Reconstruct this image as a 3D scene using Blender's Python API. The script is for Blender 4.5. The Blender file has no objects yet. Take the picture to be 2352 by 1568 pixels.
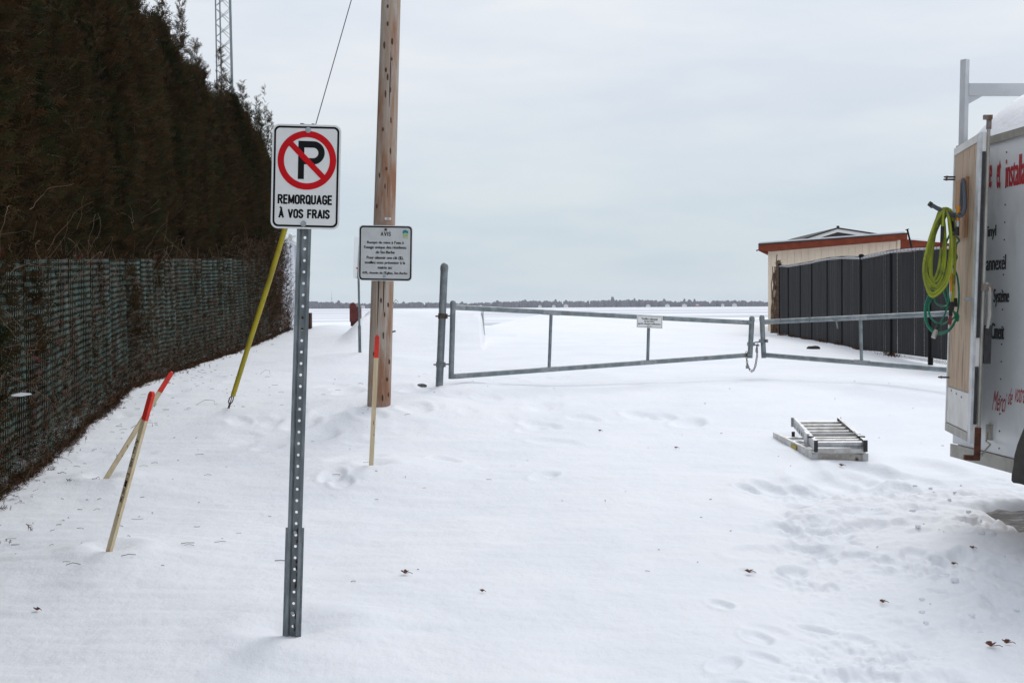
import bpy, math, random
import numpy as np
from mathutils import Vector, Matrix
random.seed(7); rng = np.random.default_rng(7)
S = bpy.context.scene; COL = S.collection
R = math.radians
# ---------------------------------------------------------------- camera
K = 1.7415 / 4800.0            # one layout unit (photo width = 2352 units) as a slope
CAMZ = 1.6
cd = bpy.data.cameras.new('camera'); cam = bpy.data.objects.new('camera', cd); COL.objects.link(cam)
cd.sensor_width = 36.0; cd.lens = 36.0 * 4800 / 4096; cd.clip_start = 0.05; cd.clip_end = 9000
PITCH = math.atan(141 / 4800); ROLL = R(-0.28)
cam.matrix_world = Matrix.Translation((0, 0, CAMZ)) @ Matrix.Rotation(R(90) - PITCH, 4, 'X') @ Matrix.Rotation(ROLL, 4, 'Z')
S.camera = cam
_r = cam.matrix_world.to_3x3()
CX, CY, CZ = [np.array(_r.col[i]) for i in range(3)]
CO = np.array([0, 0, CAMZ])
def ray(x, y): return CX * ((x - 1176) * K) + CY * ((784 - y) * K) - CZ
def at(x, y, D): return CO + ray(x, y) * D
def on_plane(x, y, p0, n):
    d = ray(x, y); p0 = np.array(p0); n = np.array(n)
    return CO + d * (np.dot(p0 - CO, n) / np.dot(d, n))
# ---------------------------------------------------------------- world and sun (overcast)
W = bpy.data.worlds.new('World'); S.world = W; W.use_nodes = True
nt = W.node_tree; nt.nodes.clear()
def N(t, typ, **kw):
    n = t.nodes.new(typ)
    for a, b in kw.items(): setattr(n, a, b)
    return n
SUN_EL, SUN_AZ = R(44), R(18)      # azimuth from +Y towards +X
out = N(nt, 'ShaderNodeOutputWorld'); bg = N(nt, 'ShaderNodeBackground'); bg.inputs[1].default_value = 0.1
sky = N(nt, 'ShaderNodeTexSky', sky_type='NISHITA', sun_disc=False); sky.sun_elevation = SUN_EL; sky.sun_rotation = SUN_AZ
tc = N(nt, 'ShaderNodeTexCoord'); sep = N(nt, 'ShaderNodeSeparateXYZ'); nt.links.new(tc.outputs['Generated'], sep.inputs[0])
rp = N(nt, 'ShaderNodeValToRGB'); nt.links.new(sep.outputs[2], rp.inputs[0])
SKYR = [(0.0, (5.6, 6.55, 7.2)), (0.08, (5.95, 6.8, 7.5)), (0.18, (7.25, 7.75, 8.4)), (0.30, (8.1, 8.5, 9.1)), (1.0, (8.2, 8.6, 9.5))]
rp.color_ramp.elements[0].position = 0; rp.color_ramp.elements[0].color = (*SKYR[0][1], 1)
rp.color_ramp.elements[1].position = 1; rp.color_ramp.elements[1].color = (*SKYR[-1][1], 1)
for p, c in SKYR[1:-1]:
    e = rp.color_ramp.elements.new(p); e.color = (*c, 1)
mp = N(nt, 'ShaderNodeMapping'); mp.inputs['Scale'].default_value = (2.0, 2.0, 9.0); nt.links.new(tc.outputs['Generated'], mp.inputs[0])
no = N(nt, 'ShaderNodeTexNoise'); no.inputs['Scale'].default_value = 1.7; no.inputs['Detail'].default_value = 5; no.inputs['Roughness'].default_value = .55
nt.links.new(mp.outputs[0], no.inputs['Vector'])
cr = N(nt, 'ShaderNodeValToRGB'); nt.links.new(no.outputs[0], cr.inputs[0])
cr.color_ramp.elements[0].position = .38; cr.color_ramp.elements[0].color = (.925, .94, .965, 1)
cr.color_ramp.elements[1].position = .66; cr.color_ramp.elements[1].color = (1.09, 1.06, 1.02, 1)
mu = N(nt, 'ShaderNodeMixRGB', blend_type='MULTIPLY'); mu.inputs[0].default_value = 1
nt.links.new(rp.outputs[0], mu.inputs[1]); nt.links.new(cr.outputs[0], mu.inputs[2])
mx = N(nt, 'ShaderNodeMixRGB'); mx.inputs[0].default_value = .93
nt.links.new(sky.outputs[0], mx.inputs[1]); nt.links.new(mu.outputs[0], mx.inputs[2])
nt.links.new(mx.outputs[0], bg.inputs[0]); nt.links.new(bg.outputs[0], out.inputs[0])
sl = bpy.data.lights.new('sun', 'SUN'); sl.energy = 1.15; sl.angle = R(20); sl.color = (1.0, .985, .955)
so = bpy.data.objects.new('sun', sl); COL.objects.link(so)
sd = Vector((math.sin(SUN_AZ) * math.cos(SUN_EL), math.cos(SUN_AZ) * math.cos(SUN_EL), math.sin(SUN_EL)))
so.rotation_euler = sd.to_track_quat('Z', 'Y').to_euler(); so.location = (0, 0, 30)
S.view_settings.view_transform = 'Standard'; S.view_settings.look = 'None'; S.view_settings.exposure = 0.04; S.view_settings.gamma = 1
S.view_settings.use_curve_mapping = False
# ---------------------------------------------------------------- materials
def M(name, c, r=.6, m=0.0, c2=None, sc=8, lo=.42, hi=.6, st=(1, 1, 1), bump=0, bsc=40, bst=None, c3=None, sc3=3, lo3=.55, hi3=.7, st3=None, det=5, spec=.5):
    t = bpy.data.materials.new(name); t.use_nodes = True; n = t.node_tree; b = n.nodes['Principled BSDF']
    b.inputs['Roughness'].default_value = r; b.inputs['Metallic'].default_value = m; b.inputs['Specular IOR Level'].default_value = spec
    b.inputs['Base Color'].default_value = (*c, 1)
    tcn = N(n, 'ShaderNodeTexCoord'); last = None
    def noise(scale, stretch, d=5):
        mm = N(n, 'ShaderNodeMapping'); mm.inputs['Scale'].default_value = stretch; n.links.new(tcn.outputs['Object'], mm.inputs[0])
        q = N(n, 'ShaderNodeTexNoise'); q.inputs['Scale'].default_value = scale; q.inputs['Detail'].default_value = d; q.inputs['Roughness'].default_value = .6
        n.links.new(mm.outputs[0], q.inputs['Vector']); return q
    for (cc, s_, l_, h_, str_) in ((c2, sc, lo, hi, st), (c3, sc3, lo3, hi3, st3 or st)):
        if cc is None: continue
        q = noise(s_, str_, det); rr = N(n, 'ShaderNodeMapRange'); rr.inputs[1].default_value = l_; rr.inputs[2].default_value = h_
        n.links.new(q.outputs[0], rr.inputs[0]); mixn = N(n, 'ShaderNodeMixRGB'); n.links.new(rr.outputs[0], mixn.inputs[0])
        if last is None: mixn.inputs[1].default_value = (*c, 1)
        else: n.links.new(last, mixn.inputs[1])
        mixn.inputs[2].default_value = (*cc, 1); last = mixn.outputs[0]
    if last is not None: n.links.new(last, b.inputs['Base Color'])
    if bump:
        q = noise(bsc, bst or st, 6); bn = N(n, 'ShaderNodeBump'); bn.inputs['Strength'].default_value = 1; bn.inputs['Distance'].default_value = bump
        n.links.new(q.outputs[0], bn.inputs['Height']); n.links.new(bn.outputs[0], b.inputs['Normal'])
    return t
m_snow = M('snow', (.88, .90, .93), .75, c2=(.845, .87, .91), sc=1.1, bump=.009, bsc=14, bst=(1, .8, 1), spec=.25)
m_galv = M('galvanized_steel', (.15, .175, .185), .5, .35, c2=(.23, .255, .265), sc=22, lo=.4, hi=.62, bump=.0006, bsc=60)
m_galv2 = M('galvanized_steel_pole', (.155, .18, .19), .5, .35, c2=(.25, .28, .29), sc=18, st=(1, 1, .35), c3=(.13, .09, .055), sc3=14, lo3=.62, hi3=.72, bump=.0006)
m_pipe = M('weathered_gate_pipe', (.18, .21, .22), .5, .4, c2=(.26, .29, .30), sc=9, c3=(.18, .14, .12), sc3=6, lo3=.62, hi3=.75)
m_weld = M('sprayed_zinc_patch', (.34, .355, .365), .6, .3, c2=(.26, .28, .29), sc=30)
m_rust = M('rust', (.12, .048, .030), .85, spec=.2, c2=(.07, .032, .022), sc=30, bump=.002)
m_dark = M('dark_weathered_iron', (.07, .065, .06), .6, .5, c2=(.16, .10, .07), sc=30)
m_white = M('sign_white', (.76, .77, .75), .45, c2=(.70, .715, .70), sc=7, lo=.45, hi=.75)
m_avis = M('aged_reflective_white', (.60, .62, .61), .45, c2=(.55, .57, .56), sc=7)
m_edge = M('sign_edge_white', (.80, .82, .82), .4)
m_black = M('print_black', (.010, .010, .011), .6, spec=.12)
m_red = M('print_red', (.60, .004, .010), .5, c2=(.52, .006, .012), sc=6, spec=.15)
m_teal = M('print_teal', (.0, .22, .27), .5); m_lime = M('print_lime', (.36, .5, .16), .5)
m_chain = M('dark_rusty_chain', (.028, .024, .022), .7, c2=(.07, .04, .028), sc=40)
m_bolt = M('zinc_bolt', (.40, .44, .46), .4, .6, c2=(.3, .33, .34), sc=60)
m_pole = M('weathered_pine_pole', (.37, .265, .19), .9, c2=(.45, .40, .35), sc=5.0, lo=.38, hi=.62, st=(3.2, 3.2, .22), c3=(.30, .15, .085), sc3=3.0, lo3=.47, hi3=.62, st3=(2.0, 2.0, .35), bump=.007, bsc=26, bst=(3, 3, .12), det=8)
m_knot = M('dark_knot', (.06, .028, .018), .9, c2=(.12, .06, .04), sc=60)
m_crack = M('crack_shadow_wood', (.035, .022, .018), .95)
m_lath = M('raw_spruce_lath', (.62, .49, .30), .75, c2=(.70, .58, .38), sc=7, st=(5, 5, .4), c3=(.30, .17, .08), sc3=9, lo3=.70, hi3=.76, st3=(1.5, 1.5, .8))
m_orange = M('orange_red_marker_paint', (.78, .035, .018), .6, c2=(.62, .03, .02), sc=20)
m_yellow = M('yellow_plastic_guard', (.42, .34, .012), .5, c2=(.25, .21, .02), sc=3.5, st=(1, 1, .5), lo=.45, hi=.7, c3=(.16, .14, .03), sc3=12, lo3=.6, hi3=.8)
m_wire = M('steel_cable', (.16, .17, .18), .5, .6)
m_teal_wire = M('green_vinyl_wire', (.024, .072, .056), .5, spec=.3, c2=(.045, .105, .085), sc=4, c3=(.02, .03, .025), sc3=1.3, lo3=.5, hi3=.62)
m_greenpost = M('dark_green_post', (.012, .030, .024), .6, spec=.3)
m_ced1 = M('cedar_brown', (.040, .026, .0115), .9, c2=(.058, .038, .016), sc=2, spec=.1)
m_ced2 = M('cedar_olive', (.026, .029, .011), .9, c2=(.038, .041, .015), sc=2, spec=.1)
m_ced3 = M('cedar_rust', (.065, .032, .013), .9, spec=.1)
m_twig = M('bare_twig', (.17, .10, .065), .85)
m_core = M('cedar_core_shade', (.006, .005, .0035), .95, spec=.05, c2=(.012, .008, .005), sc=9, bump=.05, bsc=8)  # inner shade of the crowns put into the core colour
m_bark = M('cedar_bark', (.10, .065, .045), .9, c2=(.05, .03, .02), sc=6, st=(4, 4, .5))
m_brush1 = M('dead_leaf_brown', (.085, .038, .018), .9); m_brush2 = M('dry_twig_tan', (.15, .095, .06), .85); m_brush3 = M('dead_leaf_red', (.13, .028, .018), .85)
m_cream = M('cream_siding', (.80, .69, .55), .75, c2=(.74, .63, .495), sc=2.5, st=(2, 2, .6))
m_fascia = M('red_brown_fascia', (.17, .032, .012), .7, c2=(.21, .045, .02), sc=3, spec=.2)
m_roofsnow = M('roof_snow', (.86, .87, .90), .7, bump=.01, bsc=14)
m_shingle = M('dark_shingle', (.03, .03, .033), .85, bump=.01, bsc=20)
m_gable = M('charcoal_siding', (.055, .052, .052), .7, c2=(.075, .07, .068), sc=3)
m_trim = M('white_trim', (.72, .73, .72), .6)
m_wshed = M('white_metal_siding', (.74, .76, .80), .5, c2=(.66, .68, .72), sc=2)
m_blackpost = M('black_vinyl_post', (.004, .004, .0045), .6, spec=.2)
m_slat = M('charcoal_slat', (.013, .0135, .015), .6, spec=.3, c2=(.019, .020, .022), sc=7, st=(1, 1, .3))
m_bwire = M('black_vinyl_wire', (.11, .113, .12), .35)
m_rail = M('aluminium_top_rail', (.34, .35, .39), .4, .5)
m_alu = M('worn_aluminium', (.60, .60, .59), .42, .5, c2=(.45, .435, .41), sc=12, c3=(.11, .085, .07), sc3=16, lo3=.64, hi3=.74)
m_alu2 = M('clean_aluminium', (.56, .57, .58), .38, .6, c2=(.44, .44, .44), sc=9)
m_rubber = M('black_rubber', (.016, .016, .017), .6, c2=(.03, .03, .03), sc=20)
m_ply = M('aged_plywood', (.44, .32, .225), .8, c2=(.52, .395, .285), sc=3.0, lo=.35, hi=.65, st=(6, 6, .35), c3=(.20, .12, .075), sc3=4, lo3=.55, hi3=.72, st3=(5, 5, .7), bump=.001, bsc=30, bst=(6, 6, .3))
m_board = M('pine_board', (.42, .24, .12), .75, c2=(.33, .17, .08), sc=4, st=(6, 6, .5))
m_tr = M('white_trailer_skin', (.70, .72, .73), .3, c2=(.63, .655, .67), sc=1.5, c3=(.42, .41, .38), sc3=2.6, lo3=.54, hi3=.78, st3=(1, 1, .4), bump=.0025, bsc=2.2)
m_trd = M('dirty_white_panel', (.72, .72, .70), .5, c2=(.62, .60, .56), sc=5, c3=(.28, .14, .07), sc3=9, lo3=.68, hi3=.76)
m_skirt = M('tarnished_skirt_rail', (.42, .41, .37), .5, .3, c2=(.33, .31, .27), sc=6)
m_rack = M('chipped_white_rack_paint', (.55, .565, .58), .5, c2=(.48, .495, .51), sc=4, c3=(.10, .06, .04), sc3=17, lo3=.69, hi3=.72)
m_camrust = M('rust_stained_cam', (.20, .18, .16), .7, c2=(.14, .07, .045), sc=25)
m_hy = M('yellow_green_hose', (.33, .38, .022), .55, c2=(.24, .28, .025), sc=7, c3=(.10, .115, .025), sc3=10, lo3=.56, hi3=.7)
m_hg = M('green_hose', (.0, .19, .105), .4, c2=(.01, .14, .085), sc=9)
m_hook = M('grey_foam_hook', (.085, .095, .115), .7)
m_oh = M('orange_handle', (.72, .26, .01), .4)
m_tred = M('trailer_red_lettering', (.42, .02, .03), .5); m_tblk = M('trailer_black_lettering', (.03, .03, .032), .5)
m_flap = M('black_mud_flap', (.028, .026, .024), .8, c2=(.05, .045, .038), sc=6)
m_ground = M('wet_gravel_and_grass', (.035, .030, .027), .6, c2=(.20, .20, .205), sc=9, st=(1, 2.4, 1), lo=.48, hi=.62, c3=(.07, .045, .02), sc3=6, lo3=.55, hi3=.65, bump=.02, bsc=40)
m_leaf = M('dry_maple_leaf', (.17, .06, .03), .8, c2=(.10, .04, .025), sc=30)
m_conc = M('snow_dusted_concrete', (.55, .54, .52), .85, c2=(.75, .75, .76), sc=5)
m_dred = M('dark_red_paint', (.13, .016, .014), .5, c2=(.16, .03, .025), sc=5)
m_brown = M('brown_stained_wood', (.06, .022, .014), .8)
m_far1 = M('bare_far_woods', (.075, .066, .080), .95, c2=(.105, .092, .105), sc=.05); m_far2 = M('far_evergreen', (.018, .028, .026), .95)
m_stone = M('grey_stone', (.16, .16, .16), .9, c2=(.08, .08, .08), sc=20)
m_fwall = M('far_house_wall', (.6, .58, .55), .8); m_froof = M('far_house_roof', (.5, .5, .52), .8); m_fwred = M('far_red_wall', (.3, .08, .05), .8)
# lake ice with wind-blown snow streaks
m_lake = bpy.data.materials.new('lake_ice_and_snow'); m_lake.use_nodes = True; n = m_lake.node_tree; b = n.nodes['Principled BSDF']
b.inputs['Roughness'].default_value = .7; b.inputs['Specular IOR Level'].default_value = .2
t_ = N(n, 'ShaderNodeTexCoord'); prev = None
for (sx, sy, lo, hi, col) in ((.0045, .024, .50, .56, (.47, .49, .54)), (.006, .075, .53, .60, (.56, .575, .61)), (.02, .2, .54, .62, (.63, .645, .68))):
    mm = N(n, 'ShaderNodeMapping'); mm.inputs['Scale'].default_value = (sx, sy, 1); n.links.new(t_.outputs['Object'], mm.inputs[0])
    q = N(n, 'ShaderNodeTexNoise'); q.inputs['Scale'].default_value = 1; q.inputs['Detail'].default_value = 4; q.inputs['Distortion'].default_value = .3
    n.links.new(mm.outputs[0], q.inputs['Vector']); rr = N(n, 'ShaderNodeMapRange'); rr.inputs[1].default_value = lo; rr.inputs[2].default_value = hi
    n.links.new(q.outputs[0], rr.inputs[0]); x = N(n, 'ShaderNodeMixRGB'); n.links.new(rr.outputs[0], x.inputs[0])
    if prev is None: x.inputs[1].default_value = (.88, .90, .93, 1)
    else: n.links.new(prev, x.inputs[1])
    x.inputs[2].default_value = (*col, 1); prev = x.outputs[0]
n.links.new(prev, b.inputs['Base Color'])
# ---------------------------------------------------------------- helpers
WL = {}
def tag(o, label=None, cat=None, group=None, kind=None):
    if label: o['label'] = label
    if cat: o['category'] = cat
    if group: o['group'] = group
    if kind: o['kind'] = kind
    return o
def thing(name, loc, label, cat, group=None):
    o = bpy.data.objects.new(name, None); COL.objects.link(o); o.location = loc; o.empty_display_size = .1
    WL[o.name] = np.array(loc, float); return tag(o, label, cat, group)
def link_mesh(name, me, parent, base):
    o = bpy.data.objects.new(name, me); COL.objects.link(o)
    if parent is not None: o.parent = parent
    else: o.location = base
    WL[o.name] = np.array(base, float); return o
def nv(v): v = np.array(v, float); return v / (np.linalg.norm(v) + 1e-12)
class MB:
    def __init__(s): s.v = []; s.f = []; s.m = []; s.mi = 0
    def add(s, V, F):
        k = len(s.v); s.v.extend([tuple(map(float, p)) for p in V]); s.f.extend([tuple(i + k for i in f) for f in F]); s.m.extend([s.mi] * len(F)); return s
    def box(s, o, a, b, c):
        o, a, b, c = [np.array(q, float) for q in (o, a, b, c)]
        V = [o, o + a, o + a + b, o + b, o + c, o + a + c, o + a + b + c, o + b + c]
        F = [(0, 3, 2, 1), (4, 5, 6, 7), (0, 1, 5, 4), (1, 2, 6, 5), (2, 3, 7, 6), (3, 0, 4, 7)]
        if np.dot(np.cross(a, b), c) < 0: F = [f[::-1] for f in F]
        return s.add(V, F)
    def beam(s, p0, p1, w, h, up=(0, 0, 1)):
        p0, p1 = np.array(p0, float), np.array(p1, float); d = nv(p1 - p0); a = nv(np.cross(d, up)); u = np.cross(a, d)
        return s.box(p0 - a * w / 2 - u * h / 2, a * w, u * h, p1 - p0)
    def tube(s, P, r, n=8, cap=True, closed=False):
        P = [np.array(p, float) for p in P]; L = len(P); rs = r if hasattr(r, '__len__') else [r] * L
        T = [nv(P[(i + 1) % L if closed else min(i + 1, L - 1)] - P[(i - 1) % L if closed else max(i - 1, 0)]) for i in range(L)]
        a = np.cross(T[0], (0, 0, 1.0));
        if np.linalg.norm(a) < .05: a = np.cross(T[0], (0, 1.0, 0))
        a = nv(a); V = []
        for i in range(L):
            a = nv(a - T[i] * np.dot(a, T[i])); bb = np.cross(T[i], a)
            for j in range(n):
                t = 2 * math.pi * j / n; V.append(P[i] + (a * math.cos(t) + bb * math.sin(t)) * rs[i])
        F = []
        for i in range(L if closed else L - 1):
            for j in range(n):
                i2 = (i + 1) % L; F.append((i * n + j, i * n + (j + 1) % n, i2 * n + (j + 1) % n, i2 * n + j))
        if cap and not closed: F.append(tuple(range(n))[::-1]); F.append(tuple((L - 1) * n + j for j in range(n)))
        return s.add(V, F)
    def prism(s, pts, nrm, d):     # planar outline extruded
        pts = [np.array(p, float) for p in pts]; nrm = np.array(nrm, float); k = len(pts)
        V = pts + [p + nrm * d for p in pts]
        F = [tuple(range(k))[::-1], tuple(range(k, 2 * k))] + [(i, (i + 1) % k, k + (i + 1) % k, k + i) for i in range(k)]
        return s.add(V, F)
    def ball(s, c, r, n=8, m=6):
        r = np.array(r if hasattr(r, '__len__') else (r, r, r), float); V = []; F = []
        for i in range(m + 1):
            for j in range(n):
                a = math.pi * i / m; t = 2 * math.pi * j / n; V.append(np.array(c) + r * (math.sin(a) * math.cos(t), math.sin(a) * math.sin(t), math.cos(a)))
        for i in range(m):
            for j in range(n): F.append((i * n + j, (i + 1) * n + j, (i + 1) * n + (j + 1) % n, i * n + (j + 1) % n))
        return s.add(V, F)
    def build(s, name, mats, parent=None, base=None, smooth=False, label=None, kind=None, solid=0):
        if base is None: base = WL[parent.name] if parent is not None else np.zeros(3)
        me = bpy.data.meshes.new(name); base = np.array(base, float)
        me.from_pydata([(p[0] - base[0], p[1] - base[1], p[2] - base[2]) for p in s.v], [], s.f)
        if not isinstance(mats, (list, tuple)): mats = [mats]
        for q in mats: me.materials.append(q)
        if len(mats) > 1: me.polygons.foreach_set('material_index', s.m)
        if smooth:
            me.polygons.foreach_set('use_smooth', [True] * len(me.polygons)); me.set_sharp_from_angle(angle=R(40))
        me.update(); o = link_mesh(name, me, parent, base)
        if solid:
            md = o.modifiers.new('thickness', 'SOLIDIFY'); md.thickness = solid; md.offset = -1
        return tag(o, label, None, None, kind)
def np_mesh(name, V, F, mats, mi=None, parent=None, base=(0, 0, 0), smooth=False):
    V = np.asarray(V, np.float32); F = np.asarray(F, np.int32); k = F.shape[1]
    me = bpy.data.meshes.new(name); me.vertices.add(len(V)); me.vertices.foreach_set('co', (V - np.array(base, np.float32)).ravel())
    me.loops.add(F.size); me.loops.foreach_set('vertex_index', F.ravel()); me.polygons.add(len(F))
    me.polygons.foreach_set('loop_start', np.arange(0, F.size, k, dtype=np.int32))
    if not isinstance(mats, (list, tuple)): mats = [mats]
    for q in mats: me.materials.append(q)
    if mi is not None: me.polygons.foreach_set('material_index', np.asarray(mi, np.int32))
    if smooth: me.polygons.foreach_set('use_smooth', np.ones(len(F), bool))
    me.update(calc_edges=True); return link_mesh(name, me, parent, base)
def copy_tree(o, loc, parent=None):
    c = o.copy(); COL.objects.link(c)
    if parent is None: c.location = loc
    else: c.parent = parent
    for ch in list(o.children): copy_tree(ch, None, c)
    return c
def perlin(x, y, seed=0):
    xi = np.floor(x).astype(np.int64); yi = np.floor(y).astype(np.int64); xf = x - xi; yf = y - yi
    def g(ix, iy):
        h = (ix * 374761393 + iy * 668265263 + seed * 1442695041) & 0xffffffff
        h = ((h ^ (h >> 13)) * 1274126177) & 0xffffffff; h = (h ^ (h >> 16)) & 0xffff
        a = h * (2 * math.pi / 65536); return np.cos(a), np.sin(a)
    u = xf * xf * xf * (xf * (xf * 6 - 15) + 10); v = yf * yf * yf * (yf * (yf * 6 - 15) + 10)
    def d(ax, ay):
        gx, gy = g(xi + ax, yi + ay); return gx * (xf - ax) + gy * (yf - ay)
    a = d(0, 0) * (1 - u) + d(1, 0) * u; c = d(0, 1) * (1 - u) + d(1, 1) * u
    return a * (1 - v) + c * v
def fbm(x, y, o=4, seed=0):
    s = 0; a = 1
    for i in range(o): s = s + a * perlin(x * 2 ** i, y * 2 ** i, seed + i); a *= .5
    return s
def sst(a, b, x): t = np.clip((x - a) / (b - a), 0, 1); return t * t * (3 - 2 * t)
# ---------------------------------------------------------------- terrain height
PY = [-500, 0, 4, 5.6, 7, 9, 10.5, 11.8, 13.3, 15, 18.6, 23, 30, 40, 50, 56, 62, 70, 9000]
PD = [1.6, 1.58, 1.55, 1.53, 1.48, 1.42, 1.35, 1.27, 1.14, 1.01, .98, .89, .68, .66, .66, 1.0, 2.7, 3.6, 3.6]
frs = np.random.default_rng(21)
PRINTS = []
def add_print(px, py, a, L, d): PRINTS.append((px, py, a, L, d * (.6 if py > 9.5 else 1)))
def groundish(xd, yd):       # rough depth from layout y, for placing dents
    for Y in np.arange(3.5, 50, .05):
        if 703 + np.interp(Y, PY, PD) / (Y * K) <= yd: return (xd - 1176) * K * Y, Y
    return 0, 20
for xd, yd, L, d in ((1655, 1402, .12, .02), (1740, 1480, .14, .022), (1715, 1318, .09, .02), (1665, 1545, .14, .02), (1800, 1320, .10, .02), (1755, 1530, .12, .015), (800, 905, .4, .04), (760, 955, .4, .04),
                  (845, 965, .35, .04), (985, 895, .35, .05), (960, 905, .4, .05), (950, 950, .4, .04), (1240, 975, .35, .04), (1235, 935, .35, .03), (1470, 955, .35, .04), (1520, 958, .3, .04),
                  (1580, 972, .35, .05), (1595, 975, .3, .03), (1340, 960, .3, .03), (730, 1000, .4, .04), (760, 1110, .22, .025), (782, 1122, .2, .02), (690, 975, .4, .04), (1250, 1100, .2, .04),
                  (1140, 771, .9, .10), (1925, 1105, .7, .10), (1990, 1085, .5, .08), (2130, 1078, .6, .07), (1915, 1100, .4, .07), (1800, 1140, .7, .03), (2325, 1388, .22, .04), (2100, 1270, .16, .03), (1980, 1480, .13, .02)):
    gx, gy = groundish(xd, yd); add_print(gx, gy, frs.uniform(-.6, .6), L, d)
for i in range(230):
    gx, gy = frs.uniform(.8, 4.6), frs.uniform(4.2, 9.6)
    if gx < .98 + (gy - 5) * .22 + frs.uniform(-.2, .3): continue
    add_print(gx, gy, frs.uniform(-1.2, 1.2), frs.uniform(.10, .30), frs.uniform(.008, .034))
for i in range(60):
    gx, gy = frs.uniform(-4.5, 1), frs.uniform(10, 19); add_print(gx, gy, frs.uniform(-1, 1), frs.uniform(.2, .4), frs.uniform(.01, .03))
POSTS = [(-1.02, 5.6, .10), (-2.37, 7.05, .05), (-3.2, 9.4, .05), (-1.48, 13.3, .26), (-.9, 15.05, .13), (-1.14, 9.9, .05)]
def GH(X, Y):
    X = np.asarray(X, float); Y = np.asarray(Y, float)
    d = np.interp(Y, PY, PD)
    d = d + sst(2.5, 7.5, X) * np.interp(Y, [18, 24, 30, 37, 50, 56], [0, .05, .24, .25, .12, .05])
    crest = np.interp(X, [-9, -4.5, -1.4, -.9, .3, 1.5, 6, 8.5, 11], [.62, .60, .80, .80, .52, .29, .28, .5, .62])
    d = d + (crest - .66) * np.interp(Y, [36, 46, 51, 57], [0, 1, 1, 0])
    h = CAMZ - d
    # snow bank left of the ramp wall
    xs = X + .0243 * Y
    bank = sst(-3.2, -2.65, xs + .15 * fbm(Y * .5, X * .3, 2, 44)) * (1 - sst(-.03, .045, xs)) * np.interp(Y, [23.5, 25, 27.5, 29, 31, 37, 48, 56], [0, .06, .36, .55, .58, .585, .54, 0])
    h = h + bank
    h = h + .22 * np.exp(-((X + 4.7) / 1.0) ** 2 - ((Y - 31) / 3.0) ** 2) + .16 * np.exp(-((X + 3.4) / .8) ** 2 - ((Y - 27) / 2.0) ** 2)
    near = np.interp(Y, [0, 22, 28, 70], [1, 1, .25, 0])
    h = h + near * (.035 * fbm(X * .45, Y * .35, 3, 3) + .008 * fbm(X * 2.2 + Y * .5, Y * 2.6, 3, 11))
    h = h + near * .005 * fbm(X * 1.3 + Y * 2.0, Y * 5.5, 2, 19) * np.interp(X, [-3, 0], [2.2, 1])
    # pushed snow ridge along the hedge foot
    tr = sst(-.35, .35, X - (1.08 + (Y - 5) * .22) + .5 * fbm(X * .6, Y * .6, 2, 5)) * (1 - sst(8.9, 9.8, Y + .3 * fbm(X, Y, 2, 9))) * np.interp(Y, [3, 4.2], [.4, 1])
    rough = np.maximum(fbm(X * 3.1, Y * 3.1, 4, 30), -.5)
    h = h + tr * (.5 + 1.3 * sst(-.3, .5, fbm(X * .9, Y * .9, 2, 77))) * (.024 * rough + .030 * np.abs(fbm(X * 6, Y * 8, 4, 31)) - .020 * np.abs(fbm(X * 17, Y * 15, 2, 33)) - .025)
    for (px, py, a, L, dd) in PRINTS:
        ca, sa = math.cos(a), math.sin(a); u = ((X - px) * ca + (Y - py) * sa) / (L * .40); v = (-(X - px) * sa + (Y - py) * ca) / (L * .7)
        r2 = u * u + v * v; h = np.where(r2 < 6, h - dd / (1 + r2 ** 3.5) * (1 + .25 * u) + dd * .30 * np.exp(-(np.sqrt(r2) - 1.35) ** 2 * 14), h)
    for (px, py, rr) in POSTS:
        q = np.hypot(X - px, Y - py) / (rr + .05); h = h - .042 * np.exp(-q * q * 1.1) + .012 * np.exp(-(q - 2.1) ** 2 * 1.5)
    # melted hollow sheltered under the trailer
    hol = sst(3.30, 3.52, X + .10 * fbm(X * 2.2, Y * 2.2, 3, 60)) * (1 - sst(8.62, 8.86, Y + .12 * fbm(X * 2, Y * 2, 3, 61))) * sst(5.2, 5.8, Y)
    h = h * (1 - hol) + (CAMZ - np.interp(Y, PY, PD) - .19) * hol
    return h
GH0 = GH
ANCH = []
for (xd, yd, D_, rad_) in ((670, 1462, 5.6, .7), (250, 1268, 7.05, .6), (241, 1103, 9.4, .7), (852.5, 1070, 9.85, .7), (869.8, 932, 13.3, 1.0), (524, 938, 13.4, .8), (1009, 886, 15.05, .9), (826.7, 809, 21., 1.0)):
    p_ = at(xd, yd, D_); ANCH.append((p_[0], p_[1], p_[2] - float(GH0(np.array([p_[0]]), np.array([p_[1]]))[0]), rad_))
def GH(X, Y):
    h = GH0(X, Y)
    for (ax_, ay_, dz_, rd_) in ANCH: h = h + dz_ * np.exp(-((X - ax_) ** 2 + (Y - ay_) ** 2) / rd_ ** 2)
    return h
def gz(x, y): return float(GH(np.array([x]), np.array([y]))[0])
def on_ground(xd, yd, lo=3.5, hi=60):
    D = np.linspace(lo, hi, 4000); r = ray(xd, yd); P = CO[None] + r[None] * D[:, None]
    dz = P[:, 2] - GH(P[:, 0], P[:, 1]); i = int(np.argmax(dz < 0)); return P[i]
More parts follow.
